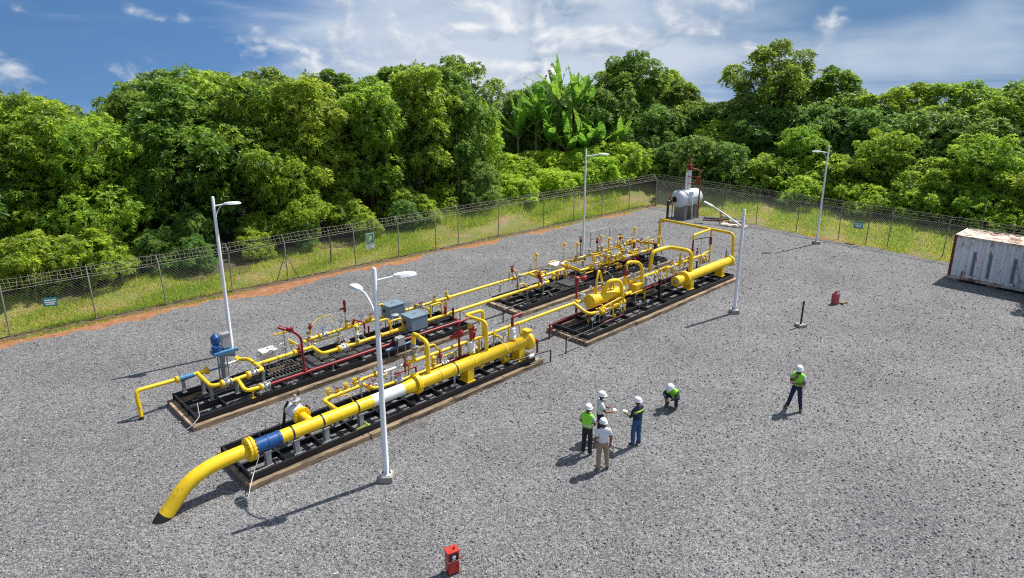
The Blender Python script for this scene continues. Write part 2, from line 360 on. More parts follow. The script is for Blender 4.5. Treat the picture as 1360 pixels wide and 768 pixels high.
# ------------------------------------------------------------------ ground
FC = np.array([13.0, 59.4])                       # fence corner
FL = np.array([-23.35, 28.85]); FR = np.array([29.2, 41.2])
dL = (FL-FC)/np.linalg.norm(FL-FC); dR = (FR-FC)/np.linalg.norm(FR-FC)
nL = np.array([dL[1], -dL[0]]); nR = np.array([-dR[1], dR[0]])
if nL@(np.array([0, 20])-FC) > 0: nL = -nL
if nR@(np.array([0, 20])-FC) > 0: nR = -nR
def beyond(x, y):
    p0 = (np.asarray(x)-FC[0]); p1 = (np.asarray(y)-FC[1])
    return np.maximum(p0*nL[0]+p1*nL[1], p0*nR[0]+p1*nR[1])
def terr(x, y):
    d = beyond(x, y)
    z = 0.45*np.clip((d-0.6)/5.0, 0, 1)**1.3 - 320*(1-np.exp(-np.clip(d-26, 0, None)/300.0))
    x = np.asarray(x); y = np.asarray(y)
    z = z + 2.6*np.exp(-(((x-5.0)/7.5)**2+((y-67.5)/7.0)**2))*np.clip((d-1.0)/4, 0, 1)
    return z + 0.10*np.clip(d, 0, 1)*(np.sin(x*0.9+y*0.4)*np.cos(y*0.7-x*0.3))
def vnoise(x, seed=0):
    i = np.floor(x).astype(int); f = x-i; f = f*f*(3-2*f)
    def h(k): return np.modf(np.sin((k+seed*57.3)*127.1)*43758.5453)[0]
    return (1-f)*h(i)+f*h(i+1)

def build_ground():
    rings = np.concatenate([np.linspace(0, 60, 61), 60*np.exp(np.linspace(0.03, math.log(3200/60), 55))])
    na = 180; th = np.arange(na)*2*math.pi/na
    xs = 5+rings[:, None]*np.cos(th)[None]; ys = 38+rings[:, None]*np.sin(th)[None]
    zs = terr(xs, ys)
    vv = np.stack([xs, ys, zs], -1).reshape(-1, 3)
    i, k = np.meshgrid(np.arange(len(rings)-1), np.arange(na), indexing='ij')
    f = np.stack([i*na+k, (i+1)*na+k, (i+1)*na+(k+1) % na, i*na+(k+1) % na], -1).reshape(-1, 4)
    o = link(bpy.data.objects.new('ground', np_mesh('ground', vv, f, [M['terrain']], True))); tag(o, kind='structure')
    def strip(name, m, inner, outer, z, s0=-48.0, s1=48.0, n=400):
        """sheet between offset curves, following both fences (s<0 along the left fence, s>0 along the right fence)"""
        pts = []
        for kk in range(n+1):
            s = s0+(s1-s0)*kk/n
            base = FC + (dL*-s if s < 0 else dR*s)
            if abs(s) < 1e-6: nn = (nL+nR)
            else: nn = nL if s < 0 else nR
            pts.append((base+nn*inner(s), base+nn*outer(s)))
        vs_ = [(*p, z) for ab in pts for p in ab]
        fs = [(2*a, 2*a+1, 2*a+3, 2*a+2) for a in range(n)]
        o = MB().add(vs_, fs).build(name, m); tag(o, kind='structure'); return o
    nz = lambda s, sd, a: a*float(vnoise(np.array([s*0.6]), sd)[0]+0.5*vnoise(np.array([s*2.1]), sd+3)[0]+0.25*vnoise(np.array([s*6.1]), sd+5)[0])
    # gravel yard with an uneven edge
    edge = []
    def gap(s):     # distance of the gravel edge from the fence line
        if s < 0: return -(0.30+0.85*min(1, max(0.10, (-s-8)/24.0))+nz(s, 1, 0.55))
        return -(0.05+0.5*min(1, s/20)+nz(s, 2, 0.35))
    n = 360
    for kk in range(n+1):
        s = -52+104*kk/n
        base = FC+(dL*-s if s < 0 else dR*s); nn = nL if s < 0 else nR
        if abs(s) < 0.8: continue
        edge.append(base+nn*gap(s))
    edge = [(-75.0, -40.0)]+[tuple(e) for e in edge]+[(90.0, -40.0)]
    me = bpy.data.meshes.new('gravel_yard'); bm = bmesh.new()
    f = bm.faces.new([bm.verts.new((p[0], p[1], 0.008)) for p in edge]); bmesh.ops.triangulate(bm, faces=[f]); bm.normal_update()
    for ff in bm.faces:
        if ff.normal.z < 0: ff.normal_flip()
    bm.to_mesh(me); bm.free(); me.materials.append(M['gravel'])
    tag(link(bpy.data.objects.new('gravel_yard', me)), kind='structure')
    strip('dirt_strip', M['dirt'], lambda s: -2.6, lambda s: 0.15, 0.004, s0=-50, s1=-0.3)
    strip('dirt_patch', M['dirt'], lambda s: -0.9, lambda s: -0.9+max(0.0, 0.75*math.sin((s-14)/5.0*math.pi))*(0.6+nz(s, 4, 0.6)), 0.012, s0=14, s1=19, n=60)
    # shade of the trees, painted as a dark brown sheet over the ground
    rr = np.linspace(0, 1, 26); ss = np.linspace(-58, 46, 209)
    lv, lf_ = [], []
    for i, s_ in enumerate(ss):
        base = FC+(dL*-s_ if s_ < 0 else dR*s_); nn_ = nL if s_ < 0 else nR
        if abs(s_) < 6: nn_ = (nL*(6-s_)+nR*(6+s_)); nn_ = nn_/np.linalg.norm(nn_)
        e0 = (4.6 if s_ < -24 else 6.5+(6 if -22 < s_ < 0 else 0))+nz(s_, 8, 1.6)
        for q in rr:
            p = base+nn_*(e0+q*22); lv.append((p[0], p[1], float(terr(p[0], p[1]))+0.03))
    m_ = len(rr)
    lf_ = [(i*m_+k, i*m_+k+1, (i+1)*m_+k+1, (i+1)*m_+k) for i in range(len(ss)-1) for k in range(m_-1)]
    tag(MB().add(lv, lf_, True).build('tree_shade_sheet', M['tree_shade']), kind='structure')
    # low dark brown ridge along the foot of the fence
    rng = random.Random(5); pts = []
    nn = 260
    for kk in range(nn+1):
        s = 50*kk/nn+0.2; p = FC+dL*s+nL*(0.02+0.05*rng.uniform(-1, 1)); h = 0.05+0.09*rng.random()
        for off, zz in ((-0.22-0.06*rng.random(), 0.0), (-0.07, h), (0.08, h*0.9), (0.3, 0.02)):
            q = p+nL*off; pts.append((q[0], q[1], zz+0.002))
    fs = [(4*a+b, 4*a+b+1, 4*a+b+5, 4*a+b+4) for a in range(nn) for b in range(3)]
    tag(MB().add(pts, fs, True).build('dark_ridge', M['dark_brown']), kind='structure')
build_ground()

def build_stones():
    rng = np.random.default_rng(3)
    ico = []
    t = (1+5**0.5)/2
    iv = np.array([(-1, t, 0), (1, t, 0), (-1, -t, 0), (1, -t, 0), (0, -1, t), (0, 1, t), (0, -1, -t), (0, 1, -t), (t, 0, -1), (t, 0, 1), (-t, 0, -1), (-t, 0, 1)])/math.sqrt(1+t*t)
    fi = np.array([(0, 11, 5), (0, 5, 1), (0, 1, 7), (0, 7, 10), (0, 10, 11), (1, 5, 9), (5, 11, 4), (11, 10, 2), (10, 7, 6), (7, 1, 8), (3, 9, 4), (3, 4, 2), (3, 2, 6), (3, 6, 8), (3, 8, 9), (4, 9, 5), (2, 4, 11), (6, 2, 10), (8, 6, 7), (9, 8, 1)])
    # sample positions inside the view wedge, denser near the camera
    n = 60000
    y = 11.5+(rng.random(n)**1.35)*42; x = (rng.random(n)*2-1)*(y*0.86+2)
    keep = beyond(x, y) < -1.3
    x, y = x[keep], y[keep]; n = len(x)
    s = (0.012+0.022*rng.random(n)**2.5)*(0.9+y/90)
    q = rng.normal(size=(n, 3, 3)); q, _ = np.linalg.qr(q)
    sc = s[:, None]*(0.6+0.8*rng.random((n, 3)))
    loc = iv[None]*(1+0.35*(rng.random((n, 12, 1))-0.5))*sc[:, None, :]
    loc = np.einsum('nij,nkj->nki', q, loc)
    loc += np.stack([x, y, 0.008+s*0.25], -1)[:, None, :]
    f = (fi[None]+(np.arange(n)*12)[:, None, None]).reshape(-1, 3)
    o = link(bpy.data.objects.new('gravel_stones', np_mesh('gravel_stones', loc.reshape(-1, 3), f, [M['stone']])))
    tag(o, 'loose grey crushed stones strewn over the yard', 'gravel', kind='stuff')
build_stones()

def build_grass():
    rng = np.random.default_rng(11)
    V_, T_ = [], []
    def blades(n, s_lo, s_hi, d_lo, d_hi, h0, h1, dens_pow=1.0):
        s = s_lo+(s_hi-s_lo)*rng.random(n); d = d_lo+(d_hi-d_lo)*rng.random(n)**dens_pow
        left = s < 0
        base = np.where(left[:, None], FC+dL*(-s)[:, None]+nL*d[:, None], FC+dR*s[:, None]+nR*d[:, None])
        x, y = base[:, 0], base[:, 1]
        patch = np.sin(x*0.7+1.3)*np.cos(y*0.55-0.4)+0.6*np.sin(x*1.9-y*1.1)+0.5*np.sin(x*0.31+y*0.23)
        # bare earth where the bank is scraped
        bare = np.exp(-(((s+17)/4.5)**2+((d-2.2)/2.0)**2))
        keep = (rng.random(n) > 0.85*bare-0.0) & (rng.random(n) < np.clip(0.62+0.45*patch, 0.10, 1)) & ~((s > -1) & (s < 1.0) & (d < 0)) & (beyond(x, y) > d_lo-0.3)
        x, y, patch, s, d = x[keep], y[keep], patch[keep], s[keep], d[keep]; n = len(x)
        z = terr(x, y); h = (h0+(h1-h0)*rng.random(n)**1.6)*(0.7+0.3*np.clip(patch, -1, 1)+0.25*np.clip(d/6, 0, 1))
        a = rng.random(n)*6.283; w = 0.018+0.022*rng.random(n); ln = (rng.random(n)*0.8)*h; la = rng.random(n)*6.283
        cx, sx = np.cos(a)*w, np.sin(a)*w
        b0 = np.stack([x-cx, y-sx, z-0.02], -1); b1 = np.stack([x+cx, y+sx, z-0.02], -1)
        tp = np.stack([x+np.cos(la)*ln, y+np.sin(la)*ln, z+h], -1)
        V_.append(np.stack([b0, b1, tp], 1).reshape(-1, 3))
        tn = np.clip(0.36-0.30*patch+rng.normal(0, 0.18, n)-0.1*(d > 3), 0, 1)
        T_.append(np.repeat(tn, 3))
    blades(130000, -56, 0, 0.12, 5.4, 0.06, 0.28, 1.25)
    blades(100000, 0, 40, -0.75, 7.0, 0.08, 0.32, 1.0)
    blades(10000, -56, 0, -0.5, 0.3, 0.06, 0.2)
    T_n = len(T_)
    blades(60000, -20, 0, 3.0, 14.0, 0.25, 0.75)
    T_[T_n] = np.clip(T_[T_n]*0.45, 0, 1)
    v = np.concatenate(V_); t = np.concatenate(T_)
    f = np.arange(len(v)).reshape(-1, 3)
    o = link(bpy.data.objects.new('grass', np_mesh('grass', v, f, [M['grass']], tint=t)))
    tag(o, 'rough green and straw coloured grass along the fence', 'grass', kind='stuff')
build_grass()

# ------------------------------------------------------------------ fences
def build_fence(name, p0, d, n_out, posts, length, label):
    """p0 origin, d along, n_out outward; posts = distances along"""
    az = math.atan2(d[1], d[0]); root = empty(name, (p0[0], p0[1], 0), az)
    tag(root, label, 'fence', 'chain link fences round the yard')
    out = 1.0 if (-math.sin(az)*n_out[0]+math.cos(az)*n_out[1]) > 0 else -1.0   # outward in local y
    rng = random.Random(len(name)+int(length))
    HM = 2.32
    for i, s in enumerate(posts):
        big = i == 0 and name == 'chain_link_fence' and s < 0.2
        r = 0.055 if big else 0.034
        lean = rng.uniform(-0.10, 0.10)
        m = MB().tube([(s, 0, -0.15), (s+lean*0.5, 0, 1.2), (s+lean, 0.0, HM+0.05), (s+lean+rng.uniform(-.03, .03), out*0.30, HM+0.48)], [r, r, r*0.95, r*0.7], 8)
        if rng.random() < 0.35: m.tube([(s+lean, 0, HM), (s+lean, -out*0.16, HM+0.26)], r*0.7, 6)
        m.build('post', M['post'], root)
    # rails
    MB().tube([(k*length/40.0, 0.03*out, HM+0.012*math.sin(k*1.7)) for k in range(41)], 0.014, 6).build('top_rail', M['post'], root)
    MB().tube([(k*length/40.0, 0.03*out, 0.13+0.03*math.sin(k*2.3)) for k in range(41)], 0.009, 5).build('bottom_wire', M['post'], root)
    # diamond mesh: two layers of straight wires
    sp = 0.15; r = 0.0046; vs_, fs = [], []
    H0, H1 = 0.10, HM
    def wire(a, b):
        k = len(vs_)
        for p in (a, b):
            vs_.extend([(p[0], p[1]-r, p[2]), (p[0]+r, p[1]+r*0.7, p[2]), (p[0]-r, p[1]+r*0.7, p[2]+r)])
        fs.extend([(k, k+1, k+4, k+3), (k+1, k+2, k+5, k+4), (k+2, k, k+3, k+5)])
    hh = H1-H0; t = -hh
    while t < length:
        for sgn, yy in ((1, 0.036), (-1, 0.044)):
            xa, xb = (t, t+hh) if sgn > 0 else (t+hh, t)
            za, zb = H0, H1
            # clip to the fence
            def clip(xa, za, xb, zb):
                if xa < 0: q = -xa/(xb-xa); xa, za = 0, za+q*(zb-za)
                if xa > length: q = (length-xa)/(xb-xa); xa, za = length, za+q*(zb-za)
                return xa, za
            if max(xa, xb) <= 0 or min(xa, xb) >= length: continue
            A = clip(xa, za, xb, zb); B = clip(xb, zb, xa, za)
            wire((A[0], yy*out, A[1]), (B[0], yy*out, B[1]))
        t += sp
    m = MB(); m.add(vs_, fs); tag(m.build('chain_link_mesh', M['wire'], root), kind='stuff')
    # barbed strands and their ties
    m = MB()
    for q in (0.15, 0.55, 0.95):
        m.tube([(k*length/120.0, out*0.30*q+rng.uniform(-.012, .012), HM+0.05+0.43*q+rng.uniform(-.03, .03)) for k in range(121)], 0.009, 4, False)
    s = 0.1
    while s < length:
        a = rng.uniform(-0.10, 0.10); b = rng.uniform(-0.03, 0.03)
        m.tube([(s, 0.03*out, HM+0.04), (s+a*0.6, out*(0.17+b), HM+0.30), (s+a, out*(0.30+b), HM+0.50+rng.uniform(-.04, .06))], 0.0085, 4, False)
        for q in range(2):
            x = s+rng.uniform(0, 0.24); zq = rng.choice((0.12, 0.3, 0.46)); 
            m.tube([(x-rng.uniform(.03, .09), out*0.62*zq-0.03, HM+0.02+zq-0.05), (x+rng.uniform(.03, .09), out*0.62*zq+0.03, HM+0.06+zq+0.05)], 0.006, 3, False)
        s += rng.uniform(0.17, 0.27)
    tag(m.build('barbed_wire', M['barb'], root), kind='stuff')
    return root
lf = build_fence('chain_link_fence', FC, dL, nL, [0.0, 3.67, 7.15, 10.5, 13.8, 18.3, 21.9, 23.8, 26.7, 29.8, 34.2, 37.4, 40.8, 44.0, 47.5, 51.0], 52,
                 'long chain link fence topped with barbed wire before the tall thicket at left')
rf = build_fence('chain_link_fence.001', FC, dR, nR, [3.3, 6.7, 9.8, 13.1, 16.3, 18.2, 19.6, 23.0, 26.5, 30.0, 33.5], 34,
                 'chain link fence with barbed wire running behind the shipping container')
def fence_braces():
    m = lambda pts: MB().tube(pts, 0.028, 7)
    s = 34.2
    for sgn in (-1, 1):
        m([(s, -0.03, 1.7), (s+sgn*0.75, -0.08, -0.1)]).build('brace', M['post'], lf)
fence_braces()
def on_fence(s, out=0.0, side='L'):
    p = FC+(dL*s+nL*out if side == 'L' else dR*s+nR*out); return p

# ------------------------------------------------------------------ trees, shrubs, bananas
def rosettes(rng, centers, axes, nleaf, L0, L1, wr, spread, tint_c, droop=0.25):
    """leaf whorls: returns verts, faces(tri), tint"""
    n = len(centers); m = nleaf
    ax = axes/np.linalg.norm(axes, axis=1, keepdims=True)
    t = np.where(np.abs(ax[:, 2:3]) < 0.9, np.array([[0, 0, 1.0]]), np.array([[1.0, 0, 0]]))
    e1 = np.cross(t, ax); e1 /= np.linalg.norm(e1, axis=1, keepdims=True); e2 = np.cross(ax, e1)
    phi = rng.random((n, m))*0.9+np.arange(m)[None]*(2*math.pi/m)+rng.random((n, 1))*6.28
    el = spread*(0.45+0.75*rng.random((n, m)))          # angle from axis
    dirv = ax[:, None]*np.cos(el)[..., None]+(e1[:, None]*np.cos(phi)[..., None]+e2[:, None]*np.sin(phi)[..., None])*np.sin(el)[..., None]
    L = (L0+(L1-L0)*rng.random((n, m)))
    tip = dirv*L[..., None]; tip[..., 2] -= droop*L
    mid = dirv*(L*0.5)[..., None]; mid[..., 2] -= droop*0.15*L
    side = np.cross(dirv, ax[:, None]+0.001); side /= np.linalg.norm(side, axis=-1, keepdims=True)+1e-9
    roll = (rng.random((n, m))-0.5)*1.2
    nrm_ = np.cross(side, dirv); side = side*np.cos(roll)[..., None]+nrm_*np.sin(roll)[..., None]
    w = L*wr*(0.8+0.4*rng.random((n, m)))
    c = centers[:, None]+ (rng.random((n, m, 3))-0.5)*(L0*0.35)
    v = np.stack([c, c+mid+side*w[..., None]*0.5, c+tip, c+mid-side*w[..., None]*0.5], 2).reshape(-1, 3)
    k = np.arange(n*m)*4
    f = np.stack([np.stack([k, k+1, k+2], -1), np.stack([k, k+2, k+3], -1)], 1).reshape(-1, 3)
    tn = np.clip(tint_c[:, None]+rng.normal(0, 0.10, (n, m)), 0, 1)
    return v, f, np.repeat(tn.ravel(), 4)

def crown_mesh(name, seed, lobes, n_cl, leafmat, nmain=0, mainw=1.0, L0=0.27, L1=0.44, wr=0.29, nleaf=9, spread=1.15, inner=0.12, tint_mu=0.45):
    rng = np.random.default_rng(seed)
    C = np.array([l[:3] for l in lobes]); Rr = np.array([l[3:6] for l in lobes])
    area = (Rr.prod(1))**(1.35/3); area[:nmain] *= mainw; p = area/area.sum()
    need = n_cl; cs, ax, tn = [], [], []
    while need > 0:
        k = rng.choice(len(lobes), size=need*2, p=p)
        u = rng.normal(size=(need*2, 3)); u /= np.linalg.norm(u, axis=1, keepdims=True)
        rad = np.where(rng.random(need*2) < inner, 0.55+0.35*rng.random(need*2), 0.86+0.2*rng.random(need*2)**1.5)
        # ragged surface
        rad *= 1+0.13*np.sin(u[:, 0]*6+k*1.7)*np.cos(u[:, 1]*7+k)+0.08*np.sin(u[:, 2]*11+u[:, 0]*9)
        keep = (u[:, 2] > -0.45) | (rng.random(need*2) < 0.35)
        pos = C[k]+u*Rr[k]*rad[:, None]
        dd = np.min(np.where(np.arange(len(lobes))[None] == k[:, None], 9, np.linalg.norm((pos[:, None]-C[None])/Rr[None], axis=2)), axis=1)
        keep &= (dd > 0.72) | (rng.random(need*2) < 0.10)
        keep &= pos[:, 2] > 0.15
        pos, u, k = pos[keep][:need], u[keep][:need], k[keep][:need]
        a = u*0.9; a[:, 2] += 0.65; a += rng.normal(0, 0.35, a.shape)
        cs.append(pos); ax.append(a)
        lobe_t = np.modf(np.abs(np.sin(k*12.9898+seed)*43758.5))[0]
        tn.append(np.clip(tint_mu+0.55*(lobe_t-0.5)+rng.normal(0, 0.24, len(k)), 0, 1)); need -= len(pos)
    v, f, t = rosettes(rng, np.concatenate(cs), np.concatenate(ax), nleaf, L0, L1, wr, spread, np.concatenate(tn))
    return np_mesh(name, v, f, [leafmat], tint=t)

def trunk_mesh(name, seed, H, lobes, r0, fork):
    rng = random.Random(seed); m = MB()
    b = Vector((rng.uniform(-.3, .3), rng.uniform(-.3, .3), fork))
    m.tube([(0, 0, -0.6), (b.x*0.3, b.y*0.3, fork*0.35), (b.x*.7, b.y*.7, fork*0.7), tuple(b)], [r0*1.25, r0, r0*.9, r0*.8], 9)
    top = max(lobes, key=lambda l: l[2]); order = sorted(lobes, key=lambda l: -l[5])[:11]
    if top not in order: order.append(top)
    for l in order:
        e = Vector(l[:3]); st = b.copy() if e.z > fork else Vector((b.x*.5, b.y*.5, max(0.8, e.z*0.6)))
        mid = st.lerp(e, 0.5)+Vector((rng.uniform(-.4, .4), rng.uniform(-.4, .4), rng.uniform(0.1, .7)))
        m.tube([st, mid, e, e+Vector((rng.uniform(-.5, .5), rng.uniform(-.5, .5), l[5]*0.7))], [r0*.55, r0*.36, r0*.2, r0*.06], 6)
        for q in range(3):
            d = Vector((rng.uniform(-1, 1)*l[3], rng.uniform(-1, 1)*l[4], rng.uniform(-.2, .9)*l[5]))*0.85
            m.tube([mid.lerp(e, 0.5), e+d*0.45, e+d], [r0*.18, r0*.12, r0*.04], 4)
    me_o = m.build(name, M['bark']); me = me_o.data; bpy.data.objects.remove(me_o); return me

def make_lobes(seed, H, Rad, zlo, n, top_bias=0.0):
    rng = random.Random(seed); L = []
    for i in range(n):
        q = i/(n-1.0); z = zlo+(H-zlo)*(q**0.85)*0.88
        env = math.sin(math.pi*min(1, 0.18+0.78*(z-zlo)/(H-zlo)))**0.6
        a = i*2.399+rng.uniform(-.5, .5); rr = Rad*env*rng.uniform(0.25, 0.78)*(0.45 if q > 0.9 else 1)
        s = Rad*rng.uniform(0.30, 0.46)
        L.append((math.cos(a)*rr, math.sin(a)*rr, z, s*rng.uniform(.9, 1.2), s*rng.uniform(.9, 1.2), s*rng.uniform(.62, .9)))
    L.append((0, 0, H*0.93, Rad*.3, Rad*.3, Rad*.24))
    return L

def sprouts(seed, lobes, per=6):
    """smaller clumps standing out of the main lobes"""
    rng = random.Random(seed+5); out = []
    for l in lobes:
        for k in range(per):
            u = Vector((rng.gauss(0, 1), rng.gauss(0, 1), rng.gauss(.35, .8))).normalized(); q = rng.uniform(.9, 1.32); s = min(l[3], l[4])*rng.uniform(.24, .50)
            out.append((l[0]+u.x*l[3]*q, l[1]+u.y*l[4]*q, max(.3, l[2]+u.z*l[5]*q), s, s, s*rng.uniform(.7, 1.0)))
    return out

protos = {}
def tree_proto(key, seed, H, Rad, zlo, nl, ncl, leaf, r0=0.16, fork=None, **kw):
    lobes = make_lobes(seed, H, Rad, zlo, nl)
    protos[key] = (trunk_mesh('trunk', seed, H, lobes, r0, fork or H*0.38), crown_mesh('crown', seed, lobes+sprouts(seed, lobes), int(ncl*1.55), M[leaf], len(lobes), **kw))
tree_proto('t0', 21, 10.5, 3.6, 2.6, 17, 3000, 'leaf_a')
tree_proto('t1', 34, 11.5, 3.4, 3.6, 18, 3000, 'leaf_a', tint_mu=0.55)
tree_proto('t2', 47, 10.8, 3.8, 2.2, 18, 3200, 'leaf_b')
tree_proto('t3', 58, 12.5, 4.4, 3.2, 19, 2500, 'leaf_b', mainw=.35, r0=0.24, fork=5.5, nleaf=7, inner=0.03, L0=.32, L1=.5)
tree_proto('t4', 63, 9.0, 4.0, 1.4, 16, 2800, 'leaf_c', tint_mu=0.3, L0=.22, L1=.36)
tree_proto('t5', 77, 12.0, 3.2, 4.2, 16, 2000, 'leaf_b', mainw=.5, r0=0.2, fork=5.0, inner=0.04)
tree_proto('b0', 81, 3.2, 2.3, 0.4, 11, 1100, 'leaf_a', r0=0.06, L0=.2, L1=.34, tint_mu=0.6)
tree_proto('b1', 92, 2.3, 2.4, 0.3, 10, 1000, 'leaf_c', r0=0.05, L0=.18, L1=.32, tint_mu=0.5)
tree_proto('b2', 99, 4.6, 2.7, 0.5, 13, 1500, 'leaf_grey', r0=0.08, L0=.2, L1=.34)
tree_proto('b3', 15, 1.7, 2.2, 0.2, 9, 900, 'leaf_c', r0=0.04, L0=.16, L1=.3, tint_mu=0.75)
def plant(name, key, x, y, s, label, cat, group, sz=None, rz=None, dz=0.0):
    z = float(terr(x, y))+dz
    root = empty(name, (x, y, z), random.uniform(0, 6.28) if rz is None else rz)
    root.scale = (s, s, sz or s)
    for n, me in zip(('trunk', 'crown'), protos[key]): link(bpy.data.objects.new(n, me), root)
    tag(root, label, cat, group); return root

def px_dir(px):      # bearing slope of an image column at ground level
    return (px-680.0)
G1 = 'trees of the thicket behind the fences'
TREES = [
 # key, x, y, scale, z scale
 ('t2', -31.0, 35.5, 0.9, .80), ('t0', -34.0, 40.5, 1.0, .84), ('t1', -28.2, 40.0, 0.92, .84), ('t0', -31.0, 45.5, 1.0, .86),
 ('t4', -24.8, 40.2, 0.90, .92), ('t5', -25.0, 46.0, 0.95, .84), ('t2', -21.6, 43.5, 1.0, .94), ('t1', -22.6, 49.0, 1.0, .95),
 ('t0', -18.2, 45.6, 0.95, .98), ('t3', -19.0, 52.0, 0.95, .86), ('t1', -14.6, 48.2, 1.0, .92), ('t2', -14.0, 54.5, 1.0, .98),
 ('t0', -10.9, 51.2, 0.98, .98), ('t5', -9.6, 57.5, 1.05, .96), ('t1', -7.6, 54.6, 0.98, .98), ('t2', -5.6, 56.6, 0.85, .98),
 ('t3', -5.5, 63.0, 0.92, .92), ('t4', -3.4, 60.0, 0.75, .90), ('t2', -36.5, 47.0, 1.0, .92), ('t3', -27.5, 53.0, .95, .85),
 ('t5', 11.6, 74.0, 1.0, .93), ('t3', 13.4, 73.2, 0.95, .95), ('t2', 18.0, 73.0, 0.9, .88), ('t0', 17.4, 79.0, 1.0, 1.0),
 ('t3', 26.8, 70.0, 1.1, 1.06), ('t4', 20.6, 67.4, 0.7, .68), ('t4', 26.6, 61.4, 0.66, .66), ('t2', 32.2, 68.5, 1.05, 1.0),
 ('t0', 36.4, 63.5, 1.0, .92), ('t4', 31.4, 55.8, 0.70, .68), ('t1', 40.0, 60.0, 1.0, .86), ('t1', 41.4, 55.6, 1.0, .86),
 ('t2', 45.2, 53.2, 1.0, .86), ('t4', 35.6, 50.4, 0.72, .70), ('t4', 39.8, 45.4, 0.75, .72), ('t0', 48.0, 48.5, 1.0, .88),
 ('t5', 29.4, 74.0, 1.05, .95), ('t2', 0.5, 78.5, 0.8, .55), ('t0', 44.6, 60.0, 1.0, .85), ('t4', -14.8, 44.8, .60, .62), ('t4', -28.0, 37.2, .55, .5),
]
SHR = [
 ('b2', 9.0, 69.0, 1.5), ('b2', 15.0, 70.0, 1.5), ('b2', 21.4, 70.6, 1.6), ('b2', 24.6, 66.6, 1.6), ('b2', 28.8, 64.8, 1.6), ('b2', 32.8, 61.2, 1.6), ('b2', 36.0, 58.0, 1.6), ('b2', 38.4, 54.0, 1.6), ('b2', 42.0, 50.2, 1.6), ('b2', 4.0, 73.0, 1.7), ('b2', 7.6, 73.6, 1.7), ('b2', 0.8, 71.4, 1.6), ('b2', 12.4, 73.4, 1.6), ('b2', 20.6, 71.0, 1.6), ('b2', 24.0, 69.0, 1.6), ('b2', 31.5, 62.5, 1.6), ('b2', -17.0, 49.5, 1.5), ('b2', -22.6, 45.8, 1.4), ('b2', -11.8, 54.6, 1.5), ('b2', -6.6, 59.6, 1.5), ('b1', -1.0, 62.5, 1.1), ('b2', -26.6, 42.8, 1.4),
 ('b2', -19.0, 38.6, .42), ('b0', -16.4, 41.2, .5), ('b2', -14.0, 43.4, .45), ('b0', -10.6, 46.2, .5), ('b2', -8.0, 48.6, .45), ('b2', -21.2, 38.2, .5), ('b0', -6.6, 50.4, .5), ('b0', -25.6, 34.3, .9), ('b0', -23.4, 36.3, .85), ('b2', -20.0, 40.5, .6), ('b0', -16.8, 43.0, .7), ('b0', -12.2, 47.2, .8), ('b0', -8.6, 50.5, .8),
 ('b0', -5.8, 53.6, .7), ('b2', -2.8, 55.2, .8),
 ('b3', -1.6, 57.4, .7), ('b3', -.4, 59.4, .9), ('b3', 2.2, 59.0, .6), ('b3', 4.6, 60.6, .7), ('b3', 6.0, 60.6, .6), ('b3', 7.2, 61.4, .8), ('b3', 4.0, 64.0, .9), ('b3', 9.4, 63.0, .7), ('b3', 0.6, 57.6, .9), ('b1', 1.2, 61.2, .8), ('b3', 3.6, 59.6, 1.0), ('b1', 6.8, 63.2, .9), ('b3', 8.4, 62.4, 1.1), ('b1', 10.4, 64.6, 1.2), ('b1', 12.0, 65.6, 1.1), ('b3', 5.0, 62.6, .9), ('b2', 12.8, 67.0, .8), ('b3', 2.2, 63.6, 1.0),
 ('b2', 15.4, 65.6, .85), ('b2', 17.8, 63.5, 1.05), ('b2', 20.0, 61.8, 1.0), ('b0', 23.0, 60.6, 1.1), ('b1', 25.0, 57.6, .9), ('b0', 28.4, 57.6, 1.2), ('b1', 28.6, 53.6, .9),
 ('b1', 31.6, 50.8, 1.0), ('b0', 33.6, 52.2, 1.3), ('b1', 34.6, 47.6, 1.0), ('b0', 37.2, 47.2, 1.3), ('b1', 37.4, 44.2, 1.1), ('b0', 40.4, 41.4, 1.3), ('b3', -30.0, 31.2, .9),
]
def ordinal(k): return ['first', 'second', 'third', 'fourth', 'fifth', 'sixth', 'seventh', 'eighth', 'ninth', 'tenth', 'eleventh', 'twelfth', 'thirteenth', 'fourteenth', 'fifteenth', 'sixteenth', 'seventeenth', 'eighteenth', 'nineteenth', 'twentieth', 'twenty first', 'twenty second', 'twenty third', 'twenty fourth'][k]
KIND = {'t0': 'mid green broadleaf tree', 't1': 'bright tipped broadleaf tree', 't2': 'dense dark broadleaf tree', 't3': 'tall open crowned tree', 't4': 'pale green bushy tree', 't5': 'slender dark leaved tree'}
SK = {'b0': 'leafy green shrub', 'b1': 'bright green scrambling bush', 'b2': 'grey green rounded shrub', 'b3': 'low yellow green bush'}
def place_plants():
    for lst, kinds, nm, cat in ((TREES, KIND, 'broadleaf_tree', 'tree'), (SHR, SK, 'shrub', 'shrub')):
        zone = lambda t: ('behind the left fence' if (t[1] < 8 if cat == 'tree' else t[1] < 13) else 'behind the right fence')
        cnt = {}
        order = sorted(range(len(lst)), key=lambda i: lst[i][1]/lst[i][2])
        rank = {}
        for i in order:
            k = (lst[i][0], zone(lst[i])); rank[i] = cnt.get(k, 0); cnt[k] = rank[i]+1
        for i, t in enumerate(lst):
            k = (t[0], zone(t))
            lab = '%s %s' % (kinds[t[0]], zone(t))
            lab += (', the only one there' if cnt[k] == 1 else ', %s of its kind from the left' % ordinal(rank[i]))
            plant(nm, t[0], t[1], t[2], t[3], lab, cat, G1 if cat == 'tree' else 'shrubs growing along the fences', sz=(t[4] if len(t) > 4 else None))
place_plants()
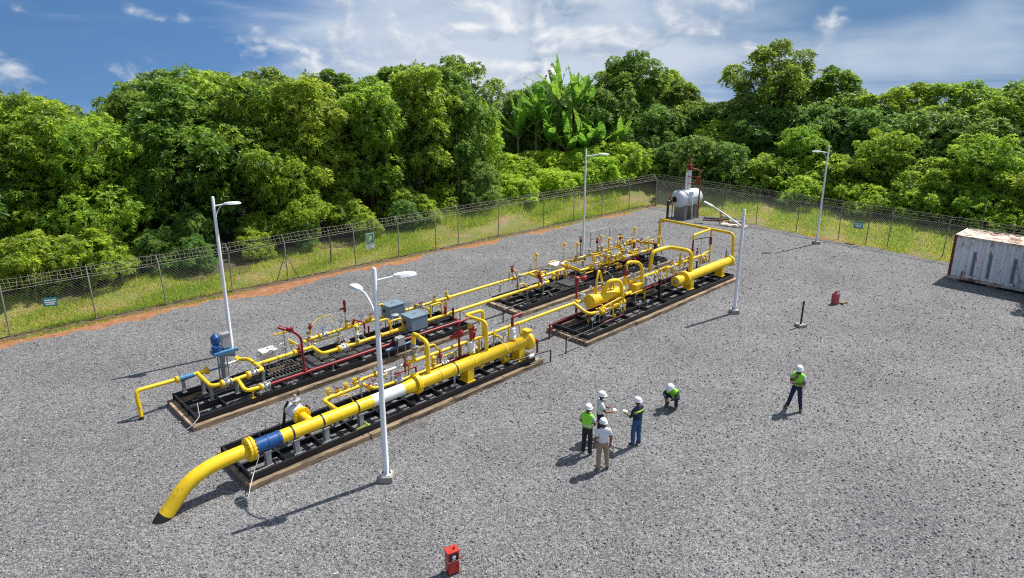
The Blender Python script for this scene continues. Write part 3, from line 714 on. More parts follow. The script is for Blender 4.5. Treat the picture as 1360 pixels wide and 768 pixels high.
# tree beyond the right edge whose shade falls on the gravel
plant('broadleaf_tree', 'b2', 29.5, 32.7, 0.75, 'small tree on the yard beyond the right edge casting a feathery shadow', 'tree', None, sz=1.25)

def banana_leaf(rng, L, W, elev, curl):
    """torn blade with a folded midrib; returns verts, faces, tint"""
    n = 16; vs_, fs, tn = [], [], []
    p = Vector((0, 0, 0)); e = elev; pts = []
    for i in range(n+1):
        pts.append((p.copy(), e)); st = L/n
        p = p+Vector((math.cos(e), 0, math.sin(e)))*st; e -= curl/n*(0.4+1.2*i/n)
    for side in (-1, 1):
        i = 2
        while i < n:
            seg = rng.choice((1, 2, 3)); j = min(n, i+seg)
            dz = rng.uniform(-.10, .03); sk = rng.uniform(-.02, .06)
            for a in range(i, j):
                for q in (a, a+1):
                    pt, ee = pts[q]; t = (q/n-0.1)/0.9
                    w = W*math.sin(math.pi*min(1, max(0.02, t))**0.75)**0.6 if 0 < t < 1 else 0.03
                    up = Vector((-math.sin(ee), 0, math.cos(ee)))
                    tl = 0.0 if q == a or seg > 1 else 0.0
                    vs_.append(tuple(pt)); vs_.append(tuple(pt+Vector((0, side*w, 0))+up*(w*0.28+dz*w*2)+Vector((sk*(q-i), 0, 0))))
                    tn += [0.35, 0.6+dz]
                k = len(vs_)-4
                fs.append((k, k+1, k+3, k+2))
            i = j
    return vs_, fs, tn
def banana(x, y, h, seed, label):
    rng = random.Random(seed); z = float(terr(x, y)); root = empty('banana_plant', (x, y, z), rng.uniform(0, 6.28))
    MB().tube([(0, 0, -.3), (0.05, 0, h*0.4), (0.0, 0.05, h)], [0.17, 0.14, 0.08], 9).build('stem', M['stem'], root)
    nl = rng.randint(10, 12)
    for i in range(nl):
        L = rng.uniform(3.2, 4.8); W = rng.uniform(.33, .45)
        elev = R(rng.uniform(30, 82)) if i > 1 else R(87-6*i)
        v, f, t = banana_leaf(rng, L, W, elev, rng.uniform(.15, .9) if i > 1 else 0.12)
        a = i*2.4+rng.uniform(-.3, .3); rot = Matrix.Rotation(a, 3, 'Z')
        v = [tuple(rot @ Vector(p)+Vector((0, 0, h-0.1*rng.random()))) for p in v]
        me = np_mesh('leaf', np.array(v), np.array(f), [M['banana']], tint=np.array(t)+rng.uniform(-.25, .2))
        o = link(bpy.data.objects.new('leaf', me), root)
        # petiole and midrib
        d = rot @ Vector((math.cos(elev), 0, math.sin(elev)))
        MB().tube([(0, 0, h-0.35), tuple(d*0.5+Vector((0, 0, h))), tuple(d*L*0.5+Vector((0, 0, h)))], [0.05, 0.03, 0.015], 5).build('petiole', M['stem'], o)
    tag(root, label, 'banana plant', 'banana plants beyond the fence')
for i, (x, y, h, lab) in enumerate([
    (0.6, 66.0, 3.2, 'leftmost banana plant leaning over the bright slope'),
    (4.6, 67.2, 5.6, 'tallest banana plant, its spear leaf rising straight against the clouds'),
    (6.2, 66.6, 4.8, 'broad banana plant just right of the tallest one'),
    (3.6, 65.2, 2.2, 'short banana plant in front of the tallest one'),
    (8.8, 65.8, 2.6, 'pale green banana plant behind the tall light pole'),
    (10.6, 66.4, 1.8, 'rightmost low banana plant beside the dark tree'),
    (2.8, 68.4, 4.6, 'banana plant at the back left of the clump'),
    (7.6, 68.6, 4.2, 'banana plant at the back right of the clump'),
    (5.4, 65.0, 1.4, 'lowest banana plant at the front centre of the clump'),
    (2.4, 66.8, 3.8, 'banana plant with fanned leaves second from the left in the clump'),
    (7.0, 65.0, 1.6, 'small banana plant at the front right of the clump')]): banana(x, y, h, 100+i, lab)

# ------------------------------------------------------------------ gas skids
AZ = R(44); FO = np.array([-7.8, 17.18])         # plan frame of the four skids: u along, w across, origin at a corner
UD = np.array([math.cos(AZ), math.sin(AZ)]); WD = np.array([-math.sin(AZ), math.cos(AZ)])
def plan(u, w): return tuple(FO+UD*u+WD*w)

class Skid:
    def __init__(s, u0, w0, label):
        x, y = plan(u0, w0); s.o = Vector((u0, w0, 0))
        s.root = empty('gas_skid', (x, y, 0), AZ); tag(s.root, label, 'pipe skid', 'gas metering skids on the yard'); s.rng = random.Random(int(u0*10+w0))
    def L(s, p): return Vector(p)-s.o
    def frame(s, u0, u1, w0, w1, z0=0.2, h=0.22, mids=(0.35, 0.62), cross=1.15):
        def ibeam(a, b, hh=h, fw=0.075):
            a, b = s.L(a), s.L(b); m = MB()
            m.bar(a+V(0, 0, hh-0.008), b+V(0, 0, hh-0.008), fw, 0.016); m.bar(a+V(0, 0, 0.008), b+V(0, 0, 0.008), fw, 0.016)
            m.bar(a+V(0, 0, hh/2), b+V(0, 0, hh/2), 0.014, hh-0.032)
            m.build('beam', M['black'], s.root)
        for w in [w0, w1]+[w0+(w1-w0)*q for q in mids]: ibeam((u0, w, z0), (u1, w, z0))
        n = max(2, int((u1-u0)/cross)); hh = h-0.012
        for k in range(n+1):
            u = u0+(u1-u0)*k/n
            uu = min(max(u, u0+0.06), u1-0.06)
            ibeam((uu, w0+0.057, z0+0.004), (uu, w1-0.057, z0+0.004), hh, 0.06)
    def pipe(s, pts, r, mt='yellow', bend=0.2, n=12, name='pipe'):
        return MB().tube(fillet([s.L(p) for p in pts], bend), r, n).build(name, M[mt], s.root)
    def flange(s, p, ax, r, t=0.09, mt='yellow', bolts=10):
        m = MB(); p = s.L(p); d = Vector(ax).normalized()
        m.lathe(p-d*t, d, [(0, r*0.6), (0.002, r*0.96), (0.012, r), (t*0.85, r), (t*0.88, r*0.9), (t*1.12, r*0.9), (t*1.15, r), (t*2-0.012, r), (t*2-0.002, r*0.96), (t*2, r*0.6)], 20, False)
        tt = Vector((0, 0, 1)) if abs(d.z) < .9 else Vector((1, 0, 0)); x = tt.cross(d).normalized(); y = d.cross(x)
        for k in range(bolts):
            a = 2*math.pi*k/bolts; q = p+(x*math.cos(a)+y*math.sin(a))*r*0.82
            m.tube([q-d*(t+0.03), q+d*(t+0.03)], max(0.009, r*0.065), 6, True, False)
        return m.build('flange', M[mt], s.root)
    def wheel(s, parent, p, ax, r, mt='red'):
        d = Vector(ax).normalized(); tt = Vector((0, 0, 1)) if abs(d.z) < .9 else Vector((1, 0, 0)); x = tt.cross(d).normalized(); y = d.cross(x)
        m = MB(); m.tube([p+(x*math.cos(a)+y*math.sin(a))*r for a in [2*math.pi*k/14 for k in range(15)]], r*0.11, 6, False)
        for k in range(3):
            a = math.pi*k/3; e = (x*math.cos(a)+y*math.sin(a))*r; m.tube([p-e, p+e], r*0.08, 5)
        return m.build('hand_wheel', M[mt], parent)
    def valve(s, p, ax, r, L_=0.2, mt='silver', top='wheel', topmt='red', toph=0.25, flr=None):
        """flanged valve body with bonnet; hand wheel or lever as its own piece"""
        p = s.L(p); d = Vector(ax).normalized(); m = MB(); fr = flr or r*1.35
        m.lathe(p-d*L_, d, [(0, fr), (0.03, fr), (0.035, r*.8), (L_*0.5, r), (L_, r*1.12), (L_*1.5, r), (L_*2-0.035, r*.8), (L_*2-0.03, fr), (L_*2, fr)], 16, False)
        m.lathe(p+V(0, 0, r*0.7), (0, 0, 1), [(0, r*0.6), (r*0.5, r*0.6), (r*0.52, r*0.85), (r*0.7, r*0.85), (r*0.72, r*0.3), (toph, r*0.25)], 12, False)
        b = m.build('valve', M[mt], s.root); tp = p+V(0, 0, r*0.7+toph)
        if top == 'wheel': s.wheel(b, tp, (0, 0, 1), max(0.09, r*1.0), topmt)
        elif top == 'lever': MB().bar(tp-V(.02, 0, 0), tp+d*0.35+V(0, 0, 0.03), 0.035, 0.012).build('lever', M[topmt], b)
        return b
    def support(s, u, w, z0, z1, mt='galv', wd=0.14, name='support'):
        p = s.L((u, w, 0)); m = MB()
        h = z1-z0
        m.box(p+V(0, 0, z0+0.006), (wd*1.5, wd*1.5, 0.012)); m.box(p+V(0, 0, z1-0.006), (wd*1.4, wd*1.4, 0.012))
        m.box(p+V(0, wd/2-.004, z0+h/2), (wd, 0.012, h-0.026)); m.box(p+V(0, -wd/2+.004, z0+h/2), (wd, 0.012, h-0.026)); m.box(p+V(0, 0, z0+h/2), (0.012, wd-0.022, h-0.028))
        return m.build(name, M[mt], s.root)
    def leg(s, u, w, z0, z1, r=0.025, mt='galv'):
        p = s.L((u, w, 0)); m = MB(); m.tube([p+V(0, 0, z0), p+V(0, 0, z1)], r, 8); m.box(p+V(0, 0, z0+0.006), (r*5, r*5, 0.012)); m.box(p+V(0, 0, z1-0.006), (r*4, r*4, 0.012))
        return m.build('support', M[mt], s.root)
    def saddle(s, u, w, z0, zc, r, mt='yellow'):
        p = s.L((u, w, 0)); m = MB()
        hw = r*0.9; prof = [(-hw, z0), (hw, z0), (hw, zc-r*0.35), (r*0.62, zc-r*0.78), (0, zc-r*0.985), (-r*0.62, zc-r*0.78), (-hw, zc-r*0.35)]
        a = [p+V(-0.16, y, z) for y, z in prof]; b = [p+V(0.16, y, z) for y, z in prof]; n = len(prof)
        m.add(a+b, [tuple(range(n)), tuple(range(2*n-1, n-1, -1))]+[(k, k+n, (k+1) % n+n, (k+1) % n) for k in range(n)])
        m.box(p+V(0, 0, z0+0.008), (0.42, r*2.1, 0.016))
        return m.build('saddle', M[mt], s.root)
    def strap(s, u, w, z, r, mt='black'):
        p = s.L((u, w, z)); MB().lathe(p-V(.025, 0, 0), (1, 0, 0), [(0, r), (0, r+0.014), (0.05, r+0.014), (0.05, r)], 20, False).build('strap', M[mt], s.root)
    def gauge(s, p, h=0.35, face=(-1, -1, 0.5), r=0.09):
        q = s.L(p); m = MB(); m.tube([q, q+V(0, 0, h)], 0.013, 6)
        b = m.build('gauge_stem', M['silver'], s.root); d = Vector(face).normalized(); c = q+V(0, 0, h+r)
        MB().lathe(c-d*0.03, d, [(0, r*0.8), (0.005, r), (0.05, r), (0.055, r*0.85)], 14, False).build('gauge', M['black'], b)
        MB().lathe(c+d*0.0256, d, [(0, r*0.82), (0.004, r*0.80)], 14, False).build('dial', M['gauge'], b)
    def needle(s, p, h=0.3, mt='yellow_aged', wmt='red'):
        """small needle valve on a riser"""
        q = s.L(p); m = MB(); m.tube([q, q+V(0, 0, h)], 0.03, 7); m.box(q+V(0, 0, h*0.55), (0.12, 0.10, 0.12)); m.tube([q+V(-.14, 0, h*0.55), q+V(.14, 0, h*0.55)], 0.026, 6)
        b = m.build('small_valve', M[mt], s.root); s.wheel(b, q+V(0, 0, h+0.012), (0, 0, 1), 0.085, wmt)
    def tubing(s, pts, r=0.012, mt='silver'):
        return MB().tube(fillet([s.L(p) for p in pts], 0.08, 4), r, 6).build('tubing', M[mt], s.root)
    def relief(s, p, zt, body='white', top='red', base='yellow'):
        q = s.L(p); h = zt-p[2]; m = MB()
        b = MB().lathe(q, (0, 0, 1), [(0, .10), (h*.1, .10), (h*.11, .15), (h*.16, .15), (h*.17, .11), (h*.3, .13), (h*.48, .13), (h*.6, .09), (h*.66, .12), (h*.70, .12), (h*.71, .055), (h*.95, .05), (h, .02)], 14, False).build('relief_valve', M[body], s.root)
        MB().lathe(q+V(0, 0, -0.12), (0, 0, 1), [(0, .09), (.10, .09), (.101, .17), (.118, .17)], 14, False).build('nozzle', M[base], s.root)
        return b
    def scraps(s, n, u0, u1, ws, z):
        """assorted gauges, needle valves and impulse tubing along a pipe run"""
        for k in range(n):
            u = u0+(u1-u0)*(k+s.rng.uniform(.15, .85))/n; w = s.rng.choice(ws)+s.rng.uniform(-.05, .05); q = s.rng.random()
            if q < 0.35: s.gauge((u, w, z), s.rng.uniform(.18, .45))
            elif q < 0.7: s.needle((u, w, z), s.rng.uniform(.2, .4), s.rng.choice(('yellow_aged', 'silver', 'yellow')), s.rng.choice(('red', 'black', 'red', 'silver')))
            else:
                d = s.rng.uniform(.2, .5); h = s.rng.uniform(.25, .55)
                s.tubing([(u, w, z), (u, w, z+h), (u+d, w+s.rng.uniform(-.3, .3), z+h), (u+d, w+s.rng.uniform(-.3, .3), z-.3)])

# ---- front skid with the large header
A = Skid(0, 0, 'black framed pipe skid nearest the camera with the thick yellow header')
A.frame(0.10, 12.45, 0.25, 2.44)
hz, hw = 1.1, 0.55
A.pipe([(0.22, hw, hz), (-0.55, hw, 1.08), (-1.0, hw, 1.01), (-1.4, hw, 0.86), (-1.72, hw, 0.62), (-2.0, hw, 0.30), (-2.2, hw, 0.10)], 0.215, 'yellow', 0.25, 20, 'outlet_pipe')
A.pipe([(-2.19, hw, 0.105), (-2.40, hw, -0.14)], 0.222, 'black_rubber', 0.1, 20, 'pipe_wrap')
A.flange((0.33, hw, hz), (1, 0, 0), 0.37, 0.10, 'yellow', 16)
A.pipe([(0.44, hw, hz), (1.30, hw, hz)], 0.228, 'blue', 0.1, 20, 'insulating_joint')
for u in (0.52, 0.88, 1.22): A.strap(u, hw, hz, 0.228, 'blue')
A.pipe([(1.30, hw, hz), (4.62, hw, hz)], 0.212, 'yellow', 0.1, 20)
A.pipe([(4.62, hw, hz), (5.90, hw, hz)], 0.214, 'white', 0.1, 20, 'metering_tube')
MB().lathe(A.L((5.90, hw, hz)), (1, 0, 0), [(0, .212), (.12, .215), (.42, .255), (.5, .255)], 20).build('reducer', M['yellow'], A.root)
A.flange((6.52, hw, hz), (1, 0, 0), 0.37, 0.09, 'yellow', 16)
MB().lathe(A.L((6.60, hw, hz)), (1, 0, 0), [(0, .25), (5.5, .25), (5.55, .36), (5.6, .40), (5.74, .40), (5.75, .36), (5.78, .1)], 24).build('scraper_barrel', M['yellow'], A.root)
for u in (7.55, 9.2, 10.9): A.strap(u, hw, hz, 0.25, 'yellow_aged')
MB().box(A.L((12.26, hw, hz+.46)), (.30, .36, .05)).box(A.L((12.24, hw, hz+.40)), (.10, .12, .12)).build('closure_hinge', M['yellow'], A.root)
for u in (1.68, 2.72, 4.02): A.strap(u, hw, hz, 0.212)
for u in (0.80, 1.74, 2.78, 4.08): A.support(u, hw-0.12, 0.42, 0.91, 'galv', 0.16)
for u in (1.78, 3.5, 4.2): A.support(u, 1.05, 0.42, 0.8, 'galv', 0.14)
A.support(6.55, hw, 0.42, 0.75, 'black', 0.14); A.leg(8.30, hw, 0.42, 0.86, 0.04, 'silver'); A.strap(8.30, hw, hz, 0.25)
A.saddle(8.95, hw, 0.42, hz, 0.25); A.saddle(11.75, hw, 0.42, hz, 0.25)
for u in (9.7, 10.9): A.pipe([(u, hw, hz-.2), (u, hw, hz-.42)], 0.05, 'yellow', .05); 
A.valve((11.0, hw, 0.62), (1, 0, 0), 0.10, 0.16, 'yellow_aged', None)
A.leg(10.55, 0.7, 0.42, 0.86, 0.03, 'black')
# branch with ball valve
A.pipe([(2.42, hw+.1, hz), (2.42, 1.28, hz)], 0.15, 'yellow', 0.1, 16)
A.flange((2.42, 1.32, hz), (0, 1, 0), 0.30, 0.06, 'yellow', 14)
MB().lathe(A.L((2.42, 1.39, hz)), (0, 1, 0), [(0, .27), (.05, .27), (.06, .22), (.16, .25), (.30, .265), (.44, .25), (.54, .22), (.55, .27), (.60, .27)], 20, False).build('ball_valve', M['white'], A.root)
A.flange((2.42, 2.05, hz), (0, 1, 0), 0.26, 0.05, 'yellow_aged', 14)
MB().lathe(A.L((2.42, 1.69, hz+.2)), (0, 0, 1), [(0, .10), (.2, .10), (.21, .17), (.25, .17), (.26, .06), (.42, .05)], 14, False).build('bonnet', M['silver'], A.root)
MB().tube([A.L((2.2, 1.7, hz+.5)), A.L((2.2, 2.05, hz+.1)), A.L((2.15, 2.2, .5))], .05, 8).build('drain_pipe', M['black'], A.root)
MB().lathe(A.L((2.85, 1.9, hz-.15)), (1, 0, 0), [(0, .09), (.04, .13), (.08, .13), (.12, .09)], 12, False).build('gear_operator', M['black'], A.root)
# bypass line
A.pipe([(3.45, .7, hz), (3.45, 1.80, hz), (5.15, 1.85, hz)], 0.075, 'yellow', 0.2)
A.pipe([(5.05, 1.85, hz), (5.2, 2.25, hz), (5.85, 2.25, hz)], 0.06, 'yellow_aged', 0.15); A.flange((5.88, 2.25, hz), (1, 0, 0), 0.13, 0.04, 'yellow', 8)
A.pipe([(5.1, 1.85, hz), (5.25, 1.38, 1.04), (6.1, 1.3, 1.04)], 0.06, 'yellow', 0.2)
A.valve((6.25, 1.28, 1.04), (1, 0, 0), 0.08, 0.14, 'white', 'wheel', 'red', 0.2)
A.pipe([(6.4, 1.25, 1.06), (8.2, 1.2, 1.1)], 0.055, 'yellow'); A.valve((8.36, 1.2, 1.1), (1, 0, 0), 0.08, 0.14, 'silver', 'lever', 'silver', .12)
A.pipe([(8.5, 1.2, 1.1), (9.62, 1.2, 1.1)], 0.05, 'red'); A.pipe([(9.1, 1.2, 1.12), (9.1, 1.2, 2.6), (9.72, 1.25, 2.62)], 0.045, 'red', 0.12)
A.needle((8.15, 1.22, 1.15), .55, 'red', 'red'); A.needle((6.75, 1.55, 1.1), .6, 'red', 'red'); A.needle((8.6, 1.25, 1.12), .3, 'galv', 'yellow')
for u in (3.7, 4.05, 4.4, 4.75): A.needle((u, 1.84, hz), A.rng.uniform(.2, .35), 'yellow_aged', A.rng.choice(('black', 'yellow', 'red')))
A.tubing([(3.6, 1.8, hz), (3.6, 2.1, .9), (4.6, 2.1, .8), (4.6, 1.5, .5)], .02, 'yellow_aged')
for u, w, z in ((3.7, 1.8, hz-.06), (5.0, 1.85, hz-.06), (5.6, 1.35, .98), (7.3, 1.22, 1.02), (8.2, 1.2, 1.04)): A.leg(u, w, .42, z)
# raised line that carries on to the next skid
A.pipe([(5.9, 1.7, 1.38), (7.0, 1.7, 1.38)], 0.05, 'white'); A.flange((7.0, 1.7, 1.38), (1, 0, 0), .13, .05, 'yellow', 8)
A.pipe([(6.95, 1.7, 1.38), (17.0, 1.72, 1.36)], 0.07, 'yellow')
for u in (7.0, 8.4, 9.6, 11.4, 12.3): A.leg(u, 1.7, .42, 1.31, .03, 'yellow_aged')
A.leg(6.2, 1.7, .42, 1.33, .025, 'silver'); A.leg(5.95, 1.9, .42, 1.5, .025, 'silver')
A.pipe([(7.08, hw, 1.3), (7.08, hw, 2.58), (7.28, 1.7, 2.52), (7.28, 1.7, 2.1)], 0.085, 'yellow', 0.25)
MB().lathe(A.L((7.28, 1.7, 1.62)), (0, 0, 1), [(0, .11), (.04, .11), (.05, .09), (.3, .10), (.31, .13), (.36, .13), (.37, .09), (.48, .09)], 14, False).build('regulator', M['galv'], A.root)
A.pipe([(7.28, 1.7, 1.38), (7.28, 1.7, 1.64)], 0.075, 'yellow')
MB().box(A.L((7.42, 1.72, 1.80)), (.16, .14, .18)).box(A.L((7.36, 1.55, 1.95)), (.1, .14, .1)).build('positioner', M['silver'], A.root)
A.pipe([(9.97, hw, 1.3), (9.97, hw, 2.56), (9.82, 1.7, 2.56), (10.80, 1.7, 2.54), (10.84, 1.7, 1.38)], 0.07, 'yellow', 0.22)
# relief valves
A.relief((11.45, .6, 1.42), 2.05); A.pipe([(11.45, .6, 1.95), (11.42, .6, 2.34), (11.98, .6, 2.38)], .065, 'red', .15)
A.relief((9.42, .85, 1.35), 2.0); A.pipe([(9.42, .85, 1.85), (9.42, .85, 2.4)], .06, 'red')
MB().lathe(A.L((9.30, 1.15, 2.15)), (-.7, .5, -.35), [(0, .06), (.05, .13), (.35, .13), (.42, .08), (.6, .05)], 12, False).build('actuator', M['red'], A.root)
MB().lathe(A.L((9.75, 1.1, 1.75)), (0, 0, 1), [(0, .05), (.1, .10), (.3, .10), (.35, .05), (.55, .04)], 12, False).build('pilot_valve', M['red'], A.root)
MB().lathe(A.L((9.75, 1.3, 2.0)), (0, 0, 1), [(0, .05), (.1, .09), (.3, .09), (.35, .05)], 12, False).build('pilot_valve', M['yellow_aged'], A.root)
A.tubing([(9.42, .9, 2.2), (9.75, 1.1, 2.35), (10.0, 1.4, 2.1), (10.1, 1.5, 1.4)], .02, 'red')
A.pipe([(10.1, 1.15, 1.2), (10.1, 1.15, 1.7)], .05, 'yellow_aged'); A.valve((9.75, 1.15, 1.25), (1, 0, 0), .1, .16, 'silver', 'wheel', 'silver', .2)
for u in (10.4, 10.65, 10.95): A.gauge((u, 1.0, 1.0), .35, (-1, -1, .6), .08)
A.scraps(9, 4.7, 6.4, (1.5, 2.1), .9); A.scraps(7, 9.6, 12.0, (1.3, 2.0), .9)
MB().box(A.L((12.1, .4, .52)), (.22, .2, .18)).lathe(A.L((11.95, .15, .55)), (1, 0, 0), [(0, .07), (.05, .09), (.3, .09), (.35, .05)], 10, False).build('drain_trap', M['silver'], A.root)
A.pipe([(12.55, .99, .72), (13.34, .99, .68), (13.35, .99, -.1)], .05, 'red', .08)
A.pipe([(11.2, .30, .56), (12.5, .05, .60), (13.14, 0.0, .55), (13.14, 0.0, -.1)], .032, 'black', .06)
A.tubing([(.25, .25, .45), (.0, -.02, .25), (-.15, -.20, .03), (-.55, -.15, .02)], .014, 'rope'); A.tubing([(.5, .35, .85), (.3, .3, .5), (.25, .25, .45)], .012, 'rope')
MB().box(A.L((4.05, .2, .50)), (.5, .02, .05)).box(A.L((4.2, .18, .53)), (.03, .2, .03)).build('tape', M['hivis_y'], A.root)

# ---- rear left skid with the two grey boxes
B = Skid(0, 4.7, 'long pipe skid carrying two grey boxes, a red line and slender yellow pipes')
B.frame(0.22, 12.9, 4.94, 7.34)
B.pipe([(-1.0, 6.95, .10), (-1.0, 7.1, 1.08), (0.42, 7.2, 1.0)], .075, 'yellow', .16); B.pipe([(-1.0, 6.94, .12), (-1.0, 6.94, -.1)], .082, 'black_rubber')
B.flange((.42, 7.2, 1.0), (1, 0, 0), .15, .05, 'yellow', 8)
B.pipe([(.48, 7.2, 1.0), (1.02, 7.2, 1.0)], .105, 'blue_pale', .1, 14, 'insulating_joint'); B.strap(.75, 7.2, 1.0, .105, 'blue_pale')
B.pipe([(1.0, 7.2, 1.0), (1.5, 7.2, 1.0)], .075, 'yellow'); B.flange((1.5, 7.2, 1.0), (1, 0, 0), .15, .05, 'yellow_aged', 8)
B.pipe([(1.15, 7.2, 1.0), (1.12, 5.75, 1.0), (1.5, 5.68, 1.0)], .075, 'yellow', .2); B.flange((1.5, 5.68, 1.0), (1, 0, 0), .15, .045, 'yellow', 8)
B.valve((1.68, 5.68, 1.0), (1, 0, 0), .105, .15, 'silver', 'lever', 'silver', .12)
B.pipe([(1.84, 5.68, 1.0), (2.48, 5.72, 1.0)], .075, 'yellow'); B.flange((2.5, 5.73, 1.0), (1, 0, 0), .15, .045, 'yellow', 8)
B.valve((2.70, 5.76, 1.0), (1, 0, 0), .105, .15, 'silver', 'lever', 'silver', .12)
B.pipe([(2.86, 5.78, 1.0), (3.1, 5.8, 1.0), (3.1, 7.1, 1.0), (2.78, 7.4, 1.0)], .075, 'yellow', .14); B.flange((2.76, 7.42, 1.0), (.75, -.7, 0), .14, .04, 'yellow', 8)
B.pipe([(2.05, 5.7, 1.0), (2.05, 4.98, .76), (2.6, 4.95, .74)], .075, 'yellow', .2); B.flange((2.62, 4.95, .74), (1, 0, 0), .14, .04, 'yellow', 8)
B.valve((2.80, 4.95, .73), (1, 0, 0), .10, .14, 'silver', 'lever', 'silver', .1)
B.pipe([(2.95, 4.95, .73), (12.2, 4.95, .73)], .062, 'red')
for u in (3.9, 5.6, 7.0, 9.9, 11.2): B.leg(u, 4.95, .42, .68)
B.pipe([(12.2, 4.95, .73), (12.2, 5.4, .73), (12.2, 5.4, 1.3)], .05, 'red', .1)
B.pipe([(3.1, 6.4, 1.0), (5.48, 6.42, 1.0)], .075, 'yellow'); B.flange((4.72, 6.41, 1.0), (1, 0, 0), .14, .05, 'yellow', 8)
B.valve((4.92, 6.41, 1.0), (1, 0, 0), .09, .1, 'red', 'wheel', 'red', .2)
B.pipe([(6.3, 7.28, 1.0), (5.52, 7.28, 1.0), (5.47, 5.52, 1.0), (6.2, 5.5, 1.0)], .075, 'yellow', .2)
B.flange((6.3, 7.28, 1.0), (1, 0, 0), .14, .04, 'yellow', 8); B.valve((6.48, 7.28, 1.0), (1, 0, 0), .1, .14, 'silver', 'wheel', 'blue_pale', .25)
B.flange((6.22, 5.5, 1.0), (1, 0, 0), .14, .04, 'yellow', 8); B.valve((6.42, 5.5, 1.0), (1, 0, 0), .105, .15, 'white', 'lever', 'silver', .12)
B.pipe([(6.63, 7.28, 1.0), (18.0, 7.32, 1.0)], .07, 'yellow'); B.flange((13.4, 7.30, 1.0), (1, 0, 0), .15, .05, 'yellow', 8)
B.pipe([(13.32, 7.30, 1.0), (13.32, 7.30, 1.35)], .05, 'yellow_aged')
B.pipe([(6.58, 5.5, 1.0), (18.1, 5.52, 1.0)], .08, 'yellow')
MB().lathe(B.L((8.2, 5.5, 1.0)), (1, 0, 0), [(0, .09), (.05, .125), (.10, .125), (.11, .09), (.5, .09), (.51, .125), (.58, .125), (.59, .09), (1.1, .10), (1.11, .135), (1.2, .135), (1.21, .09)], 14, False).build('turbine_meter', M['yellow_aged'], B.root)
for u, w, z in ((.62, 7.2, .9), (1.12, 6.6, .92), (1.13, 5.85, .92), (2.02, 5.72, .92), (3.1, 5.85, .92)): B.support(u, w, .42, z, 'galv', .11)
for u in (7.2, 8.2, 10.6, 13.0, 13.2, 12.4): B.leg(u, 7.3, .2 if u > 12.9 else .42, .93)
for u in (7.4, 9.2, 11.4, 12.7): B.leg(u, 5.5, .42, .92)
B.leg(3.6, 6.4, .42, .92); B.leg(5.0, 6.4, .42, .92); B.leg(2.3, 4.96, .42, .67, .03, 'yellow')
# motor operated valve on its column
def motor_valve(s, u, w):
    p = s.L((u, w, 0)); m = MB()
    for dx, dy in ((-.13, -.13), (.13, -.13), (-.13, .13), (.13, .13)): m.tube([p+V(dx, dy, .42), p+V(dx, dy, 1.55)], .028, 7)
    m.lathe(p+V(0, 0, .45), (0, 0, 1), [(0, .09), (.5, .09), (.52, .14), (.6, .14), (.62, .07), (1.1, .05)], 12, False)
    c = m.build('valve_column', M['galv'], s.root)
    MB().box(p+V(0, 0, 1.60), (.75, .42, .09)).box(p+V(.1, -.26, 1.60), (.9, .08, .12)).build('mounting_plate', M['blue_pale'], s.root)
    b = MB().lathe(p+V(-.16, 0, 1.65), (0, 0, 1), [(0, .15), (.06, .17), (.2, .17), (.22, .13), (.3, .13), (.34, .18), (.56, .18), (.62, .14), (.70, .06)], 16, False).lathe(p+V(-.18, 0, 1.86), (-.6, -.8, 0), [(0, .1), (.25, .1), (.28, .06)], 12, False).build('actuator', M['blue'], s.root)
    MB().box(p+V(.22, .02, 1.98), (.30, .24, .56)).box(p+V(.22, .02, 2.275), (.34, .28, .03)).build('control_box', M['silver'], s.root)
    MB().tube(fillet([p+V(0, 0, .98), p+V(0, 0, .98)+V(.62, .1, 0)], .1), .045, 8).build('impulse_pipe', M['white'], s.root)
    MB().tube([p+V(-.55, .05, .9), p+V(0, 0, .95)], .035, 8).build('impulse_pipe', M['blue_pale'], s.root)
motor_valve(B, 2.15, 7.25)
# small white cabinet
q = B.L((3.85, 6.98, 0))
MB().box(q+V(0, 0, .92), (.56, .42, .52)).build('cabinet', M['white'], B.root)
MB().box(q+V(0, 0, 1.21), (.64, .50, .035)).build('rain_cover', M['white'], B.root)
for dx, dy in ((-.24, -.17), (.24, -.17), (-.24, .17), (.24, .17)): MB().tube([q+V(dx, dy, .42), q+V(dx, dy, .66)], .02, 6).build('cabinet_leg', M['galv'], B.root)
for k in range(3): B.gauge((4.25+.16*k, 6.85, .6), .35+.08*k, (-1, -1, .5), .06)
# gratings and tread plates
def grating(s, u0, u1, w0, w1, z, n=9):
    for k in range(n+1):
        u = u0+(u1-u0)*k/n; MB().bar(s.L((u, w0, z)), s.L((u, w1, z)), .018, .03).build('grating_bar', M['grate'], s.root)
    for w in (w0, (w0+w1)/2, w1): MB().bar(s.L((u0-.02, w, z+.026)), s.L((u1+.02, w, z+.026)), .018, .02).build('grating_bar', M['grate'], s.root)
grating(B, 3.50, 4.80, 5.75, 6.95, .46)
grating(B, 5.75, 6.1, 5.55, 6.85, .46, 4); grating(B, 6.85, 7.15, 5.4, 6.2, .46, 4)
for u0, u1, w0, w1 in ((4.92, 5.55, 5.52, 6.85), (6.18, 6.74, 5.45, 6.15), (7.22, 7.92, 5.38, 6.05)):
    MB().box(B.L(((u0+u1)/2, (w0+w1)/2, .475)), (u1-u0, w1-w0, .07)).build('tread_plate', M['tread'], B.root)
